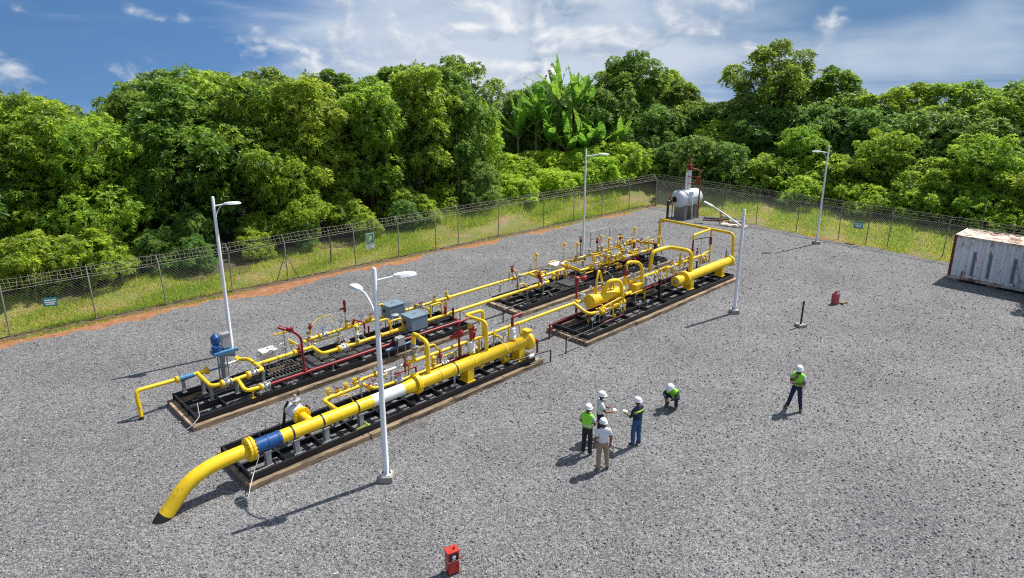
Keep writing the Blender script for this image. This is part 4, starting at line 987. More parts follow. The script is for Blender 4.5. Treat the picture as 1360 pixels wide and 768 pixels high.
# grey instrument boxes
def inst_box(s, u0, u1, w0, w1, z0, z1):
    c = s.L(((u0+u1)/2, (w0+w1)/2, 0))
    b = MB().box(c+V(0, 0, (z0+z1)/2), (u1-u0, w1-w0, z1-z0)).build('instrument_box', M['box_grey'], s.root)
    bv = b.modifiers.new('bevel', 'BEVEL'); bv.width = .012; bv.segments = 2
    MB().box(c+V(0, 0, z1+.012), (u1-u0+.03, w1-w0+.03, .022)).build('lid', M['box_grey'], b)
    MB().tube(fillet([c+V(-.09, 0, z1+.02), c+V(-.09, 0, z1+.06), c+V(.09, 0, z1+.06), c+V(.09, 0, z1+.02)], .02, 3), .01, 6).build('lid_handle', M['black'], b)
    MB().lathe(c+V(-(u1-u0)/2, 0.1, (z0+z1)/2), (-1, 0, 0), [(0, .07), (.05, .07), (.06, .05)], 12, False).build('cable_gland', M['black'], b)
    for dx in (-.3, .3):
        for dy in (-.25, .25): MB().tube([c+V(dx, dy, .42), c+V(dx, dy, z0)], .025, 7).build('box_leg', M['galv'], b)
    m = MB()
    for k in range(4): m.tube([c+V(-.2+.13*k, -.1, z0), c+V(-.22+.14*k, -.12, z0-.2), c+V(-.15+.1*k, -.05, .5)], .016, 5)
    m.build('cables', M['black'], b)
inst_box(B, 9.6, 10.45, 6.80, 7.50, 1.02, 1.58); inst_box(B, 9.48, 10.36, 4.92, 5.72, .98, 1.58)
MB().lathe(B.L((9.5, 6.2, 1.05)), (0, 0, 1), [(0, .05), (.1, .12), (.3, .12), (.34, .18), (.38, .18), (.42, .04)], 12, False).build('transmitter', M['silver'], B.root)
# transmitter on a stand
q = B.L((8.55, 4.75, 0))
MB().box(q+V(.15, 0, .85), (.36, .30, .34)).build('transmitter', M['silver'], B.root)
MB().lathe(q+V(-.04, 0, .85), (-1, 0, 0), [(0, .17), (.12, .17), (.15, .12)], 14, False).build('transmitter_cover', M['black'], B.root)
for dx in (-.45, .0, .4, .8): B.leg(8.55+dx, 4.72, .2, .66, .02)
B.pipe([(7.95, 4.7, .62), (9.4, 4.7, .66)], .04, 'blue_pale')
# red risers and vent
B.pipe([(4.40, 5.0, .74), (4.38, 5.0, 2.16), (4.25, 5.0, 2.36), (3.86, 5.0, 2.72)], .045, 'red', .12)
MB().bar(B.L((3.98, 5.0, 2.58)), B.L((3.55, 5.1, 2.80)), .11, .05).box(B.L((4.0, 5.0, 2.62)), (.14, .14, .16)).tube([B.L((3.55, 5.1, 2.80)), B.L((3.75, 5.25, 2.78)), B.L((3.95, 5.1, 2.66))], .02, 5).build('vent_lever', M['red'], B.root)
B.flange((4.40, 5.0, .84), (0, 0, 1), .10, .03, 'red', 6)
B.pipe([(7.6, 7.28, 1.05), (7.6, 7.28, 1.9)], .022, 'galv'); B.pipe([(7.6, 7.28, 1.05), (7.6, 7.28, 1.3)], .045, 'yellow')
MB().lathe(B.L((7.6, 7.28, 1.75)), (0, 0, 1), [(0, .04), (.08, .07), (.2, .07), (.25, .05), (.5, .07), (.6, .03)], 10, False).box(B.L((7.48, 7.28, 1.95)), (.26, .06, .06)).build('vent_valve', M['red'], B.root)
B.pipe([(8.3, 6.9, .6), (8.3, 6.9, 1.2), (7.95, 7.25, 1.3), (7.95, 7.28, 1.0)], .04, 'red', .15); B.pipe([(8.45, 6.8, .6), (8.45, 6.8, 1.0)], .04, 'red')
B.pipe([(5.9, 7.28, 1.0), (5.9, 7.28, 1.4)], .04, 'yellow'); B.needle((5.9, 7.28, 1.35), .3, 'red_oxide', 'red')
B.pipe([(4.6, 7.0, .5), (4.6, 7.0, 1.85)], .03, 'galv'); MB().bar(B.L((4.25, 7.0, 1.75)), B.L((4.75, 7.0, 1.75)), .05, .05).lathe(B.L((4.25, 7, 1.75)), (-1, 0, 0), [(0, .06), (.06, .06)], 10, False).build('vent_head', M['yellow_aged'], B.root)
B.tubing([(4.75, 7.0, 1.4), (5.1, 6.6, 1.1), (5.2, 6.42, 1.0)], .03, 'yellow')
B.tubing([(5.95, 7.28, 1.6), (6.4, 7.5, 1.72), (7.0, 7.5, 1.75), (7.2, 7.4, 1.3)], .018, 'yellow_aged')
B.scraps(11, 6.6, 9.0, (5.6, 7.25), 1.0); B.scraps(9, 3.2, 6.0, (6.5, 7.2), .9); B.scraps(5, 10.8, 12.6, (7.2,), .9)
B.tubing([(.35, 5.0, .9), (.32, 4.85, .45), (.05, 4.75, .28), (-.35, 4.9, .02)], .014, 'rope')
MB().tube([B.L((.6, 7.2, .42)), B.L((.52, 7.2, 1.35))], .02, 6).build('marker_rod', M['galv'], B.root)

# ---- right skid with the two filter barrels
C_ = Skid(15.5, -0.1, 'pipe skid at right with two fat yellow filter barrels and arched pipes')
C_.frame(15.74, 29.1, .12, 2.30, cross=1.5)
C_.pipe([(14.95, 1.74, -.1), (14.95, 1.74, .70), (17.0, 1.78, .70), (27.4, 1.9, .70)], .052, 'red', .08)
C_.pipe([(14.25, .1, -.1), (14.25, .1, .66), (16.0, .1, .66), (18.3, .35, .6)], .03, 'black', .06)
C_.flange((16.75, 1.72, 1.36), (1, 0, 0), .14, .05, 'yellow', 8)
C_.pipe([(16.85, 1.72, 1.36), (17.15, 1.74, 1.36)], .07, 'yellow'); C_.valve((17.3, 1.76, 1.36), (1, 0, 0), .12, .16, 'silver', 'wheel', 'silver', .2)
C_.pipe([(16.6, 1.7, 1.34), (16.85, 1.05, .92), (17.6, .98, .84)], .08, 'yellow', .25)
C_.valve((17.78, .95, .84), (1, 0, 0), .14, .16, 'yellow', None); C_.wheel(C_.root, C_.L((17.9, .68, .84)), (0, 1, 0), .2, 'silver')
bz = 1.32
MB().lathe(C_.L((17.38, 1.4, bz)), (1, 0, 0), [(0, .33), (.015, .345), (.12, .345), (.13, .31), (.16, .31), (.17, .345), (.27, .345), (.28, .29), (1.0, .29), (1.01, .31), (1.08, .31), (1.09, .29), (2.0, .29), (2.2, .24), (2.35, .16), (2.7, .14)], 24, False).build('filter_barrel', M['yellow'], C_.root)
m = MB()
for k in range(16):
    a = 2*math.pi*k/16; m.tube([C_.L((17.35, 1.4+.325*math.cos(a), bz+.325*math.sin(a)*1)), C_.L((17.68, 1.4+.325*math.cos(a), bz+.325*math.sin(a)))], .02, 6, True, False)
m.build('bolts', M['yellow_aged'], C_.root)
MB().lathe(C_.L((17.95, 1.05, .84)), (1, 0, 0), [(0, .13), (.05, .2), (.1, .2), (.12, .16), (1.2, .16), (1.25, .22), (1.32, .22), (1.36, .15), (1.75, .13)], 18, False).build('lower_barrel', M['yellow_aged'], C_.root)
C_.pipe([(18.4, 1.35, 1.5), (18.4, 1.15, 2.18), (19.25, 1.0, 2.1), (19.5, 1.0, .84)], .105, 'yellow', .4, 14); C_.pipe([(17.6, .98, 1.0), (19.0, .92, 1.18), (19.5, .98, 1.2)], .05, 'yellow_aged')
C_.pipe([(17.85, 1.4, 1.6), (17.85, 1.4, 2.3), (18.15, 1.5, 2.75), (18.45, 1.6, 2.3), (18.45, 1.5, 1.9)], .055, 'yellow', .2)
C_.pipe([(17.05, 1.95, .7), (17.05, 1.95, 2.3)], .05, 'red', .1); MB().lathe(C_.L((17.05, 1.95, 2.1)), (0, 0, 1), [(0, .05), (.05, .10), (.3, .10), (.33, .14), (.40, .14), (.45, .05)], 12, False).lathe(C_.L((17.4, 1.95, 2.35)), (1, 0, 0), [(0, .06), (.1, .12), (.3, .12), (.36, .05)], 12, False).box(C_.L((17.25, 1.95, 2.4)), (.4, .08, .08)).build('vent_valve', M['red'], C_.root)
C_.pipe([(20.5, 1.65, 1.4), (20.5, 1.6, 2.62), (21.55, 1.6, 2.40), (21.9, 1.6, 2.0), (21.92, 1.6, .92), (20.3, 1.45, .95)], .085, 'yellow', .3)
MB().lathe(C_.L((20.5, 1.62, 1.9)), (0, 0, 1), [(0, .09), (.03, .13), (.3, .13), (.33, .09), (.5, .09)], 12, False).build('regulator', M['red_oxide'], C_.root)
C_.pipe([(20.1, 1.7, 1.44), (27.6, 1.75, 1.44)], .075, 'yellow'); C_.flange((20.9, 1.7, 1.44), (1, 0, 0), .14, .05); C_.flange((25.6, 1.74, 1.44), (1, 0, 0), .14, .05)
C_.valve((25.0, 1.74, 1.44), (1, 0, 0), .10, .14, 'silver', 'wheel', 'silver', .2)
MB().box(C_.L((21.35, 1.55, 1.05)), (.6, .5, .5)).build('strainer', M['yellow_aged'], C_.root)
for u in (18.4, 19.6, 21.0): C_.leg(u, 1.3, .42, 1.0, .04)
for u in (22.4, 23.4, 24.4, 26.2): C_.leg(u, 1.72, .42, 1.37, .022)
C_.leg(17.2, .95, .42, .76, .025, 'silver')
C_.support(22.35, .75, .42, 1.5, 'black', .12, 'post'); C_.leg(22.35, .75, 1.5, 2.05, .02); C_.leg(26.0, .7, .42, .8, .03, 'black')
# second barrel
MB().lathe(C_.L((23.55, .6, 1.1)), (1, 0, 0), [(0, .12), (.02, .27), (.45, .27), (.47, .22), (.78, .22), (.79, .40), (.98, .40), (.99, .255), (5.7, .255), (5.71, .32), (5.85, .32), (5.86, .24), (6.05, .16)], 24, False).build('filter_barrel', M['yellow'], C_.root)
MB().lathe(C_.L((23.5, .6, 1.1)), (1, 0, 0), [(0, .10), (.05, .12), (.052, .12)], 12, False).build('closure_nut', M['galv'], C_.root)
C_.saddle(24.95, .6, .42, 1.1, .255); C_.saddle(28.3, .6, .42, 1.1, .255)
C_.pipe([(25.1, .65, 1.3), (25.1, .65, 2.5), (24.75, 1.9, 2.55), (23.4, 2.05, 2.5), (23.3, 2.05, 1.5)], .11, 'yellow', .35, 14)
C_.pipe([(24.9, 1.2, 1.44), (24.9, 1.2, 2.3)], .06, 'yellow_aged')
C_.pipe([(29.5, .6, 1.1), (29.72, .6, 1.2), (29.62, .65, 2.7), (29.65, 5.75, 2.72), (29.65, 5.75, 1.0)], .085, 'yellow', .28)
C_.pipe([(29.63, 2.15, 2.70), (27.65, 2.1, 2.68), (27.65, 2.1, 2.4)], .07, 'yellow', .12); C_.pipe([(27.65, 2.1, 2.45), (27.65, 2.1, .7)], .05, 'red')
C_.pipe([(29.66, 2.1, 2.68), (29.7, 2.1, .6)], .055, 'yellow'); C_.pipe([(29.67, 2.1, 2.2), (29.68, 2.1, 1.75)], .08, 'red')
C_.pipe([(27.65, 2.1, 2.42), (29.66, 2.1, 2.20)], .025, 'black'); C_.pipe([(27.65, 2.1, 1.2), (29.68, 2.1, 1.35)], .055, 'yellow'); C_.needle((28.2, 2.1, 1.25), .5, 'red_oxide', 'red')
MB().lathe(C_.L((27.65, 2.1, 1.35)), (0, 0, 1), [(0, .05), (.03, .09), (.25, .09), (.28, .06), (.5, .08), (.53, .05)], 12, False).build('vent_valve', M['red'], C_.root)
C_.leg(28.6, 2.1, .42, 2.4, .02, 'silver'); C_.leg(28.1, 2.0, .42, 1.0, .05, 'black'); C_.valve((28.9, 2.0, .9), (1, 0, 0), .13, .16, 'silver', 'wheel', 'silver', .25)
C_.tubing([(28.9, .6, 1.35), (28.9, .6, 1.75), (29.4, .9, 1.75), (29.4, .9, 1.0)], .016, 'black'); C_.tubing([(28.7, .8, 1.3), (28.7, .8, 1.75), (29.3, 1.2, 1.75)], .016, 'galv'); C_.gauge((29.0, .6, 1.34), .2)
C_.scraps(11, 17.5, 19.8, (1.3, 1.5), 1.6); C_.scraps(13, 20.8, 27.0, (1.7,), 1.45); C_.scraps(9, 16.2, 21.0, (.5, 1.0), .45)

# ---- far skid
D = Skid(15.9, 4.6, 'farthest pipe skid crowded with small valves beside the slim light pole')
D.frame(16.2, 29.3, 4.82, 7.08, cross=1.3)
D.pipe([(14.78, 4.71, -.1), (14.78, 4.71, .66), (16.3, 4.75, .7), (17.4, 5.0, .6)], .03, 'black', .06)
D.flange((18.05, 7.32, 1.0), (1, 0, 0), .15, .05); D.valve((18.3, 7.32, 1.0), (1, 0, 0), .1, .14, 'silver', 'wheel', 'silver', .3)
D.pipe([(18.45, 7.33, 1.0), (19.8, 7.35, 1.0), (19.6, 6.45, 1.0)], .075, 'yellow', .15); D.pipe([(19.2, 7.33, 1.0), (18.95, 5.5, 1.0), (18.6, 5.5, 1.0)], .075, 'yellow', .15)
D.flange((18.15, 5.52, 1.0), (1, 0, 0), .16, .05); D.valve((18.42, 5.52, 1.0), (1, 0, 0), .11, .14, 'silver', 'lever', 'silver', .15)
D.pipe([(19.3, 6.45, 1.0), (21.75, 6.5, 1.0)], .075, 'yellow')
D.pipe([(29.4, 7.35, 1.0), (21.8, 7.38, 1.0), (21.65, 5.66, 1.0), (22.6, 5.62, 1.0)], .075, 'yellow', .22); D.flange((22.6, 5.62, 1.0), (1, 0, 0), .15, .05)
D.valve((22.85, 5.6, 1.0), (1, 0, 0), .1, .14, 'white', 'wheel', 'silver', .2); D.flange((23.2, 7.38, 1.0), (1, 0, 0), .15, .05); D.valve((23.5, 7.38, 1.0), (1, 0, 0), .1, .14, 'silver', 'wheel', 'blue_pale', .28)
D.pipe([(23.0, 5.6, 1.0), (28.6, 5.5, 1.0), (28.9, 5.1, 1.0)], .08, 'yellow', .2); D.pipe([(29.4, 7.35, 1.0), (29.65, 5.7, 1.0), (28.8, 5.6, 1.0)], .08, 'yellow', .18); D.pipe([(29.2, 7.2, 1.12), (29.4, 5.8, 1.12)], .07, 'yellow_aged')
for u in (24.2, 25.6, 26.9, 28.0): D.flange((u, 5.56, 1.0), (1, 0, 0), .15, .05, 'yellow_aged'); D.valve((u+.3, 5.55, 1.0), (1, 0, 0), .1, .13, D.rng.choice(('silver', 'white', 'yellow_aged')), 'wheel', D.rng.choice(('silver', 'red', 'black')), .25)
for u in (25.2, 26.4, 27.6, 28.7): D.flange((u, 7.36, 1.0), (1, 0, 0), .15, .05, 'yellow_aged'); D.valve((u+.3, 7.36, 1.0), (1, 0, 0), .1, .13, D.rng.choice(('silver', 'white', 'yellow_aged')), 'wheel', D.rng.choice(('silver', 'red', 'red')), .3)
D.pipe([(25.6, 6.4, .9), (28.2, 6.3, .9)], .06, 'yellow'); D.pipe([(25.0, 7.36, 1.0), (25.1, 5.6, 1.0)], .06, 'yellow')
for u, w in ((16.9, 7.2), (17.3, 5.5), (18.3, 7.3), (18.5, 5.5), (20.4, 6.45), (21.7, 6.0), (23.8, 5.58), (23.9, 7.36), (26.2, 7.36), (26.4, 5.55), (28.4, 7.36), (28.4, 5.5)): D.leg(u, w, .42, .92, .035, D.rng.choice(('galv', 'black', 'galv')))
q = D.L((21.0, 6.85, 0)); MB().box(q+V(0, 0, 1.05), (.5, .4, .45)).build('cabinet', M['white'], D.root); MB().box(q+V(0, 0, 1.30), (.78, .6, .035)).build('rain_cover', M['white'], D.root)
for dx, dy in ((-.2, -.15), (.2, -.15), (-.2, .15), (.2, .15)): MB().tube([q+V(dx, dy, .42), q+V(dx, dy, .83)], .02, 6).build('cabinet_leg', M['galv'], D.root)
grating(D, 19.6, 21.5, 5.0, 6.3, .46, 12)
for u0, u1, w0, w1 in ((20.2, 21.4, 5.1, 6.2), (26.2, 27.2, 6.0, 7.0), (28.2, 29.0, 5.9, 6.9)): MB().box(D.L(((u0+u1)/2, (w0+w1)/2, .52)), (u1-u0, w1-w0, .06)).build('tread_plate', M['tread'], D.root)
for u, w, h in ((19.9, 7.4, 1.95), (22.3, 7.45, 2.1), (23.2, 7.2, 2.0), (25.6, 7.3, 2.0), (26.1, 7.1, 1.8), (29.2, 7.4, 1.9)):
    D.pipe([(u, w, .9), (u, w, h)], .03, 'yellow_aged'); MB().tube(fillet([D.L((u-.25, w, h-.15)), D.L((u-.1, w, h)), D.L((u+.25, w, h-.05))], .08, 3), .04, 7).lathe(D.L((u, w, h-.05)), (0, 0, 1), [(0, .05), (.05, .08), (.12, .08), (.15, .04)], 10, False).build('vent_head', M['yellow_aged'], D.root)
for u, w, h in ((17.9, 7.3, 1.7), (18.9, 6.2, 1.4), (24.0, 7.6, 2.2), (25.1, 7.2, 2.0), (27.7, 7.4, 1.75), (28.9, 6.6, 1.4)):
    D.pipe([(u, w, .7), (u, w, h)], .025, D.rng.choice(('red', 'red_oxide', 'galv'))); MB().lathe(D.L((u, w, h-.35)), (0, 0, 1), [(0, .04), (.05, .08), (.22, .08), (.26, .04), (.36, .03)], 10, False).box(D.L((u, w, h)), (.24, .05, .05)).build('vent_valve', M['red'], D.root)
D.tubing([(25.3, 7.9, .45), (25.3, 7.9, 2.25), (27.2, 7.9, 2.25), (27.2, 7.9, .45)], .022, 'galv'); D.tubing([(26.2, 7.9, 2.25), (26.2, 7.9, .45)], .018, 'galv')
D.pipe([(28.2, 5.0, .45), (28.2, 5.05, 1.5)], .10, 'black', .1); MB().lathe(D.L((28.2, 5.05, 1.2)), (0, -1, .1), [(0, .05), (.05, .17), (.12, .17), (.2, .05)], 14, False).build('handle_disc', M['black'], D.root)
D.scraps(25, 22.8, 29.0, (5.6, 6.3, 7.3), 1.0); D.scraps(13, 16.8, 22.0, (5.6, 6.5, 7.3), 1.0); D.scraps(14, 22.5, 29.0, (5.2, 6.6), .5)

# ---- timber sleepers under the skids
def sleepers(skid_word, u0, u1, w0, w1, cuts):
    rng = random.Random(int(u0*7+w0*3)); words = ('first from the left', 'second from the left', 'third from the left')
    side = [(w0, 'near'), (w1, 'far')]
    for w, sn in side:
        us = [u0]+[u0+(u1-u0)*c for c in cuts]+[u1]
        for k in range(len(us)-1):
            L_ = us[k+1]-us[k]-rng.uniform(.015, .05); x, y = plan((us[k]+us[k+1])/2, w+(0.13 if w == w0 else -0.13)+rng.uniform(-.04, .04))
            h = .195-rng.uniform(0, .006)
            o = MB().box((0, 0, h/2), (L_, .22, h)).build('timber_sleeper', M['timber']); o.location = (x, y, 0); o.rotation_euler = (0, 0, AZ+rng.uniform(-.007, .007))
            bv = o.modifiers.new('bevel', 'BEVEL'); bv.width = .012; bv.segments = 2
            tag(o, 'timber under %s edge of the %s skid, %s' % (sn, skid_word, words[k] if k < len(us)-2 else 'rightmost'), 'timber', 'timber sleepers under the skids')
    for u, en in ((u0, 'left end'), (u1, 'right end')):
        L_ = (w1-w0)-.54; x, y = plan(u+(.12 if u == u0 else -.12), (w0+w1)/2)
        o = MB().box((0, 0, .095), (.24, L_, .19)).build('timber_sleeper', M['timber']); o.location = (x, y, 0); o.rotation_euler = (0, 0, AZ)
        tag(o, 'timber laid crosswise under the %s of the %s skid' % (en, skid_word), 'timber', 'timber sleepers under the skids')
sleepers('thick header', 0.0, 12.75, 0.0, 2.62, (.33, .62, .82)); sleepers('grey box', 0.02, 13.1, 4.7, 7.5, (.3, .66))
sleepers('filter barrel', 15.5, 29.3, -.12, 2.45, (.27, .6)); sleepers('farthest', 15.9, 29.5, 4.58, 7.25, (.35, .7))

# cable trays and conduits along the skid frames
for s_, u0, u1, w, z in ((A, .4, 12.0, 2.28, .50), (B, .5, 12.5, 6.05, .50), (C_, 16.2, 28.6, 2.15, .50), (D, 16.6, 29.0, 4.95, .50)):
    MB().bar(s_.L((u0, w, z)), s_.L((u1, w, z)), .10, .03).build('cable_tray', M['black'], s_.root)
    for k in range(5):
        u = u0+(u1-u0)*(k+.5)/5; s_.tubing([(u, w, z), (u, w+s_.rng.uniform(-.1, .1), z+.3), (u+.3, w-s_.rng.uniform(.1, .5), z+.35), (u+.35, w-.4, z+.1)], .014, s_.rng.choice(('black', 'galv', 'galv')))

def busy(s, n, u0, u1, ws, z, seed):
    """secondary small-bore pipework: risers, cross-overs, pots and regulators"""
    g = random.Random(seed)
    for k in range(n):
        u = u0+(u1-u0)*(k+g.uniform(.1, .9))/n; w = g.choice(ws); w2 = g.choice([v for v in ws if v != w] or [w+.5]); q = g.random()
        ym = g.choice(('yellow', 'yellow_aged', 'yellow'))
        if q < .28:
            h = g.uniform(.3, .75); s.pipe([(u, w, z), (u, w, z+h), (u+g.uniform(.3, .7), w, z+h), (u+.7, w, z)], g.uniform(.03, .05), ym, .1, 8)
        elif q < .5:
            s.pipe([(u, w, z+.02), (u, w, z+.16), (u+.1, w2, z+.16), (u+.1, w2, z)], .04, ym, .1, 8); s.valve((u+.05, (w+w2)/2, z+.16), (0, 1, 0), .07, .1, g.choice(('silver', 'white', 'yellow')), 'wheel', g.choice(('red', 'black', 'silver')), .16)
        elif q < .68:
            p = s.L((u, w+g.uniform(-.25, .25), .42)); h = g.uniform(.3, .6)
            MB().lathe(p, (0, 0, 1), [(0, .09), (.02, .12), (h*.8, .12), (h*.85, .15), (h*.92, .15), (h, .05)], 12, False).build('pot', M[g.choice(('black', 'yellow_aged', 'galv', 'black'))], s.root)
            s.tubing([(u, w, .42+h), (u, w, .6+h), (u+.3, w, .6+h), (u+.3, w, .6)], .018, 'galv')
        elif q < .84:
            p = s.L((u, w, z)); MB().lathe(p+V(0, 0, .04), (0, 0, 1), [(0, .05), (.06, .05), (.07, .10), (.12, .10), (.13, .06), (.30, .06), (.31, .09), (.36, .09), (.42, .03)], 12, False).build('regulator', M[g.choice(('red', 'silver', 'yellow', 'galv'))], s.root)
            s.tubing([(u, w, z+.2), (u+.2, w+.1, z+.35), (u+.45, w, z+.05)], .016, g.choice(('silver', 'black')))
        else:
            L_ = g.uniform(.8, 1.6); s.pipe([(u, w, z-.2), (u+L_, w, z-.2), (u+L_, w, .45)], .035, g.choice(('yellow', 'red', 'yellow_aged')), .1, 8)
busy(D, 26, 16.6, 29.0, (5.5, 6.3, 7.3), 1.0, 31); busy(D, 12, 22.5, 29.2, (5.5, 6.4, 7.3), 1.0, 37); busy(C_, 16, 20.2, 28.0, (1.2, 1.75), 1.2, 41)
busy(B, 13, 5.8, 12.8, (5.5, 6.3, 7.28), 1.0, 43); busy(A, 11, 5.6, 12.0, (1.25, 1.7, 2.1), 1.1, 47); busy(C_, 6, 16.4, 20.0, (.5, 1.9), .7, 53)

# ------------------------------------------------------------------ light poles
def light_pole(x, y, h, lamps, label, r0=.085, r1=.06, base=True, cat='light pole', lean=(0, 0)):
    root = empty('light_pole', (x, y, 0)); tag(root, label, cat, 'white light poles')
    MB().lathe((0, 0, 0.02), (lean[0], lean[1], 1), [(0, r0*1.1), (h*.02, r0*1.08), (h*.021, r0), (h*.5, (r0+r1)/2), (h, r1), (h+.03, r1*.6)], 12).build('pole', M['pole_white'], root)
    if base:
        MB().box((0, 0, .10), (.42, .42, .2)).build('plinth', M['concrete'], root)
        m = MB().box((0, 0, .212), (.30, .30, .024))
        for k in range(4):
            a = k*math.pi/2; c, s = math.cos(a), math.sin(a)
            m.add([(c*r0*.9, s*r0*.9, .22), (c*.15, s*.15, .22), (c*r0*.9, s*r0*.9, .42)], [(0, 1, 2), (2, 1, 0)])
            m.tube([(c*.12-s*.12, s*.12+c*.12, .2), (c*.12-s*.12, s*.12+c*.12, .28)], .012, 6)
        m.build('base_plate', M['pole_white'], root)
    for az, z, reach, rise, swan in lamps:
        d = Vector((math.cos(az), math.sin(az), 0)); t = Vector((-d.y, d.x, 0)); a = d*(r1*.8)+V(0, 0, z)
        e = d*reach+V(0, 0, z+rise)
        if swan: pts = [a, d*reach*.35+V(0, 0, z+rise*.62), d*reach*.72+V(0, 0, z+rise*.98), e]
        else: pts = [a, e]
        MB().tube(fillet(pts, .3), .032, 8).build('arm', M['pole_white'], root)
        if not swan: MB().tube(fillet([d*r1*.8+V(0, 0, z-.42), d*reach*.35+V(0, 0, z-.18), d*reach*.72+V(0, 0, z+rise*.72-.02)], .2), .016, 6).build('brace', M['pole_white'], root)
        # lantern head: flat tapered housing
        up = V(0, 0, 1); L_ = .66; sect = [(0, .07, .05), (.16, .15, .07), (.44, .17, .07), (.60, .12, .05), (L_, .06, .03)]
        vs_ = []
        for q, w, hh in sect:
            c = e+d*q
            vs_ += [c-t*w-up*.01, c+t*w-up*.01, c+t*w*.72+up*hh, c-t*w*.72+up*hh]
        n = len(sect); fs = [(4*i+k, 4*i+(k+1) % 4, 4*i+4+(k+1) % 4, 4*i+4+k) for i in range(n-1) for k in range(4)]+[(3, 2, 1, 0), (4*n-4, 4*n-3, 4*n-2, 4*n-1)]
        hd = MB().add(vs_, fs).build('lamp_head', M['pole_white'], root)
        MB().lathe(e+d*.30-up*.035, up, [(0, .06), (.02, .10), (.027, .10)], 14).build('lens', M['glass'], hd)
    return root
light_pole(-3.86, 17.85, 6.78, [(R(25), 6.45, .55, .05, False), (R(128), 5.35, .95, .55, True)], 'tall white pole with two lamps standing beside the thick header skid', r0=.095, r1=.065)
light_pole(-12.35, 27.16, 7.0, [(R(20), 6.65, .40, .05, False)], 'white pole with one lamp behind the blue valve actuator')
light_pole(4.63, 41.95, 7.15, [(R(10), 6.75, .85, .08, False)], 'slender white pole with one lamp behind the farthest skid', r0=.075, r1=.05)
light_pole(21.66, 45.95, 6.9, [(R(185), 6.45, .50, .08, False)], 'white pole at right with its lamp turned to the left', r0=.075, r1=.05)
light_pole(11.42, 32.18, 5.4, [], 'bare white pole without a lamp beside the filter barrel skid', r0=.085, r1=.075, cat='pole')

# ------------------------------------------------------------------ shipping container
def container():
    az = R(-47.5); root = empty('shipping_container', (25.82, 37.75, 0), az)
    tag(root, 'rusty white corrugated shipping container at the right edge', 'container')
    Lc, Wc, z0, H = 6.06, 2.44, .16, 2.59
    def corr(n_per, L_, dep):
        pts = []; p = L_/n_per
        for i in range(n_per): pts += [(i*p, 0), (i*p+.30*p, 0), (i*p+.42*p, dep), (i*p+.80*p, dep), (i*p+.92*p, 0)]
        pts.append((L_, 0)); return pts
    def panel(name, fn, prof, z_0, z_1, mt):
        a = [fn(x, d, z_0) for x, d in prof]; b = [fn(x, d, z_1) for x, d in prof]; n = len(prof)
        return MB().add(a+b, [(k, k+1, n+k+1, n+k) for k in range(n-1)]).build(name, M[mt], root)
    ps = corr(15, Lc-.24, .10); pe = corr(6, Wc-.24, .06)
    panel('side_panel', lambda x, d, z: (x+.12, .03+d, z), ps, z0+.16, z0+H-.10, 'cont')
    panel('side_panel', lambda x, d, z: (x+.12, Wc-.03-d, z), ps, z0+.16, z0+H-.10, 'cont')
    panel('end_panel', lambda x, d, z: (.03+d, x+.12, z), pe, z0+.16, z0+H-.10, 'cont')
    panel('end_panel', lambda x, d, z: (Lc-.03-d, x+.12, z), pe, z0+.16, z0+H-.10, 'cont')
    pr = corr(11, Lc-.2, .05); a = [(x+.1, .06, z0+H-.02-d) for x, d in pr]; b = [(x+.1, Wc-.06, z0+H-.02-d) for x, d in pr]; n = len(pr)
    MB().add(a+b, [(k, k+1, n+k+1, n+k) for k in range(n-1)]).build('roof_panel', M['cont_roof'], root)
    for x in (.06, Lc-.06):
        for y in (.06, Wc-.06): MB().box((x, y, z0+H/2), (.14, .14, H-.25)).build('corner_post', M['rust'] if x < 1 else M['cont'], root)
    for y in (.045, Wc-.045):
        MB().box((Lc/2, y, z0+H-.055), (Lc-.34, .09, .11)).build('top_rail', M['cont_roof'], root); MB().box((Lc/2, y, z0+.08), (Lc-.34, .09, .16)).build('bottom_rail', M['cont_roof'], root)
    for x in (.045, Lc-.045):
        MB().box((x, Wc/2, z0+H-.055), (.09, Wc-.34, .11)).build('top_rail', M['cont'], root); MB().box((x, Wc/2, z0+.08), (.09, Wc-.34, .16)).build('bottom_rail', M['rust'], root)
    for x in (.085, Lc-.085):
        for y in (.085, Wc-.085):
            for z in (z0+.06, z0+H-.06): MB().box((x, y, z), (.178, .162, .118)).build('corner_casting', M['rust'] if z > 1 else M['cont_roof'], root)
    MB().box((Lc/2, Wc/2, z0+.14), (Lc-.3, Wc-.2, .05)).build('floor', M['timber'], root)
    p = (Lc-.24)/15
    for i in (2, 4, 7):     # remains of an old painted panel in the recesses
        x = .12+i*p+.61*p
        MB().box((x, .127, z0+1.02), (.36*p, .004, 1.42)).build('paint_patch', M['cont_patch'], root)
    for i in (4.5, 5.5, 7.5, 8.5): pass
    for x in (.3, 2.2, 4.0, 5.7):
        for y in (.2, Wc-.2):
            o = MB().box((0, 0, .078), (.5, .22, .156)).build('timber_block', M['timber']); 
            v = Matrix.Rotation(az, 3, 'Z') @ V(x, y, 0); o.location = (25.82+v.x, 37.75+v.y, 0); o.rotation_euler = (0, 0, az)
            tag(o, 'timber block under the %s side of the shipping container, %s' % ('near' if y < 1 else 'far', {.3: 'at its rusty end', 2.2: 'second along', 4.0: 'third along', 5.7: 'at its hidden end'}[x]), 'timber', 'timber blocks under the container')
container()

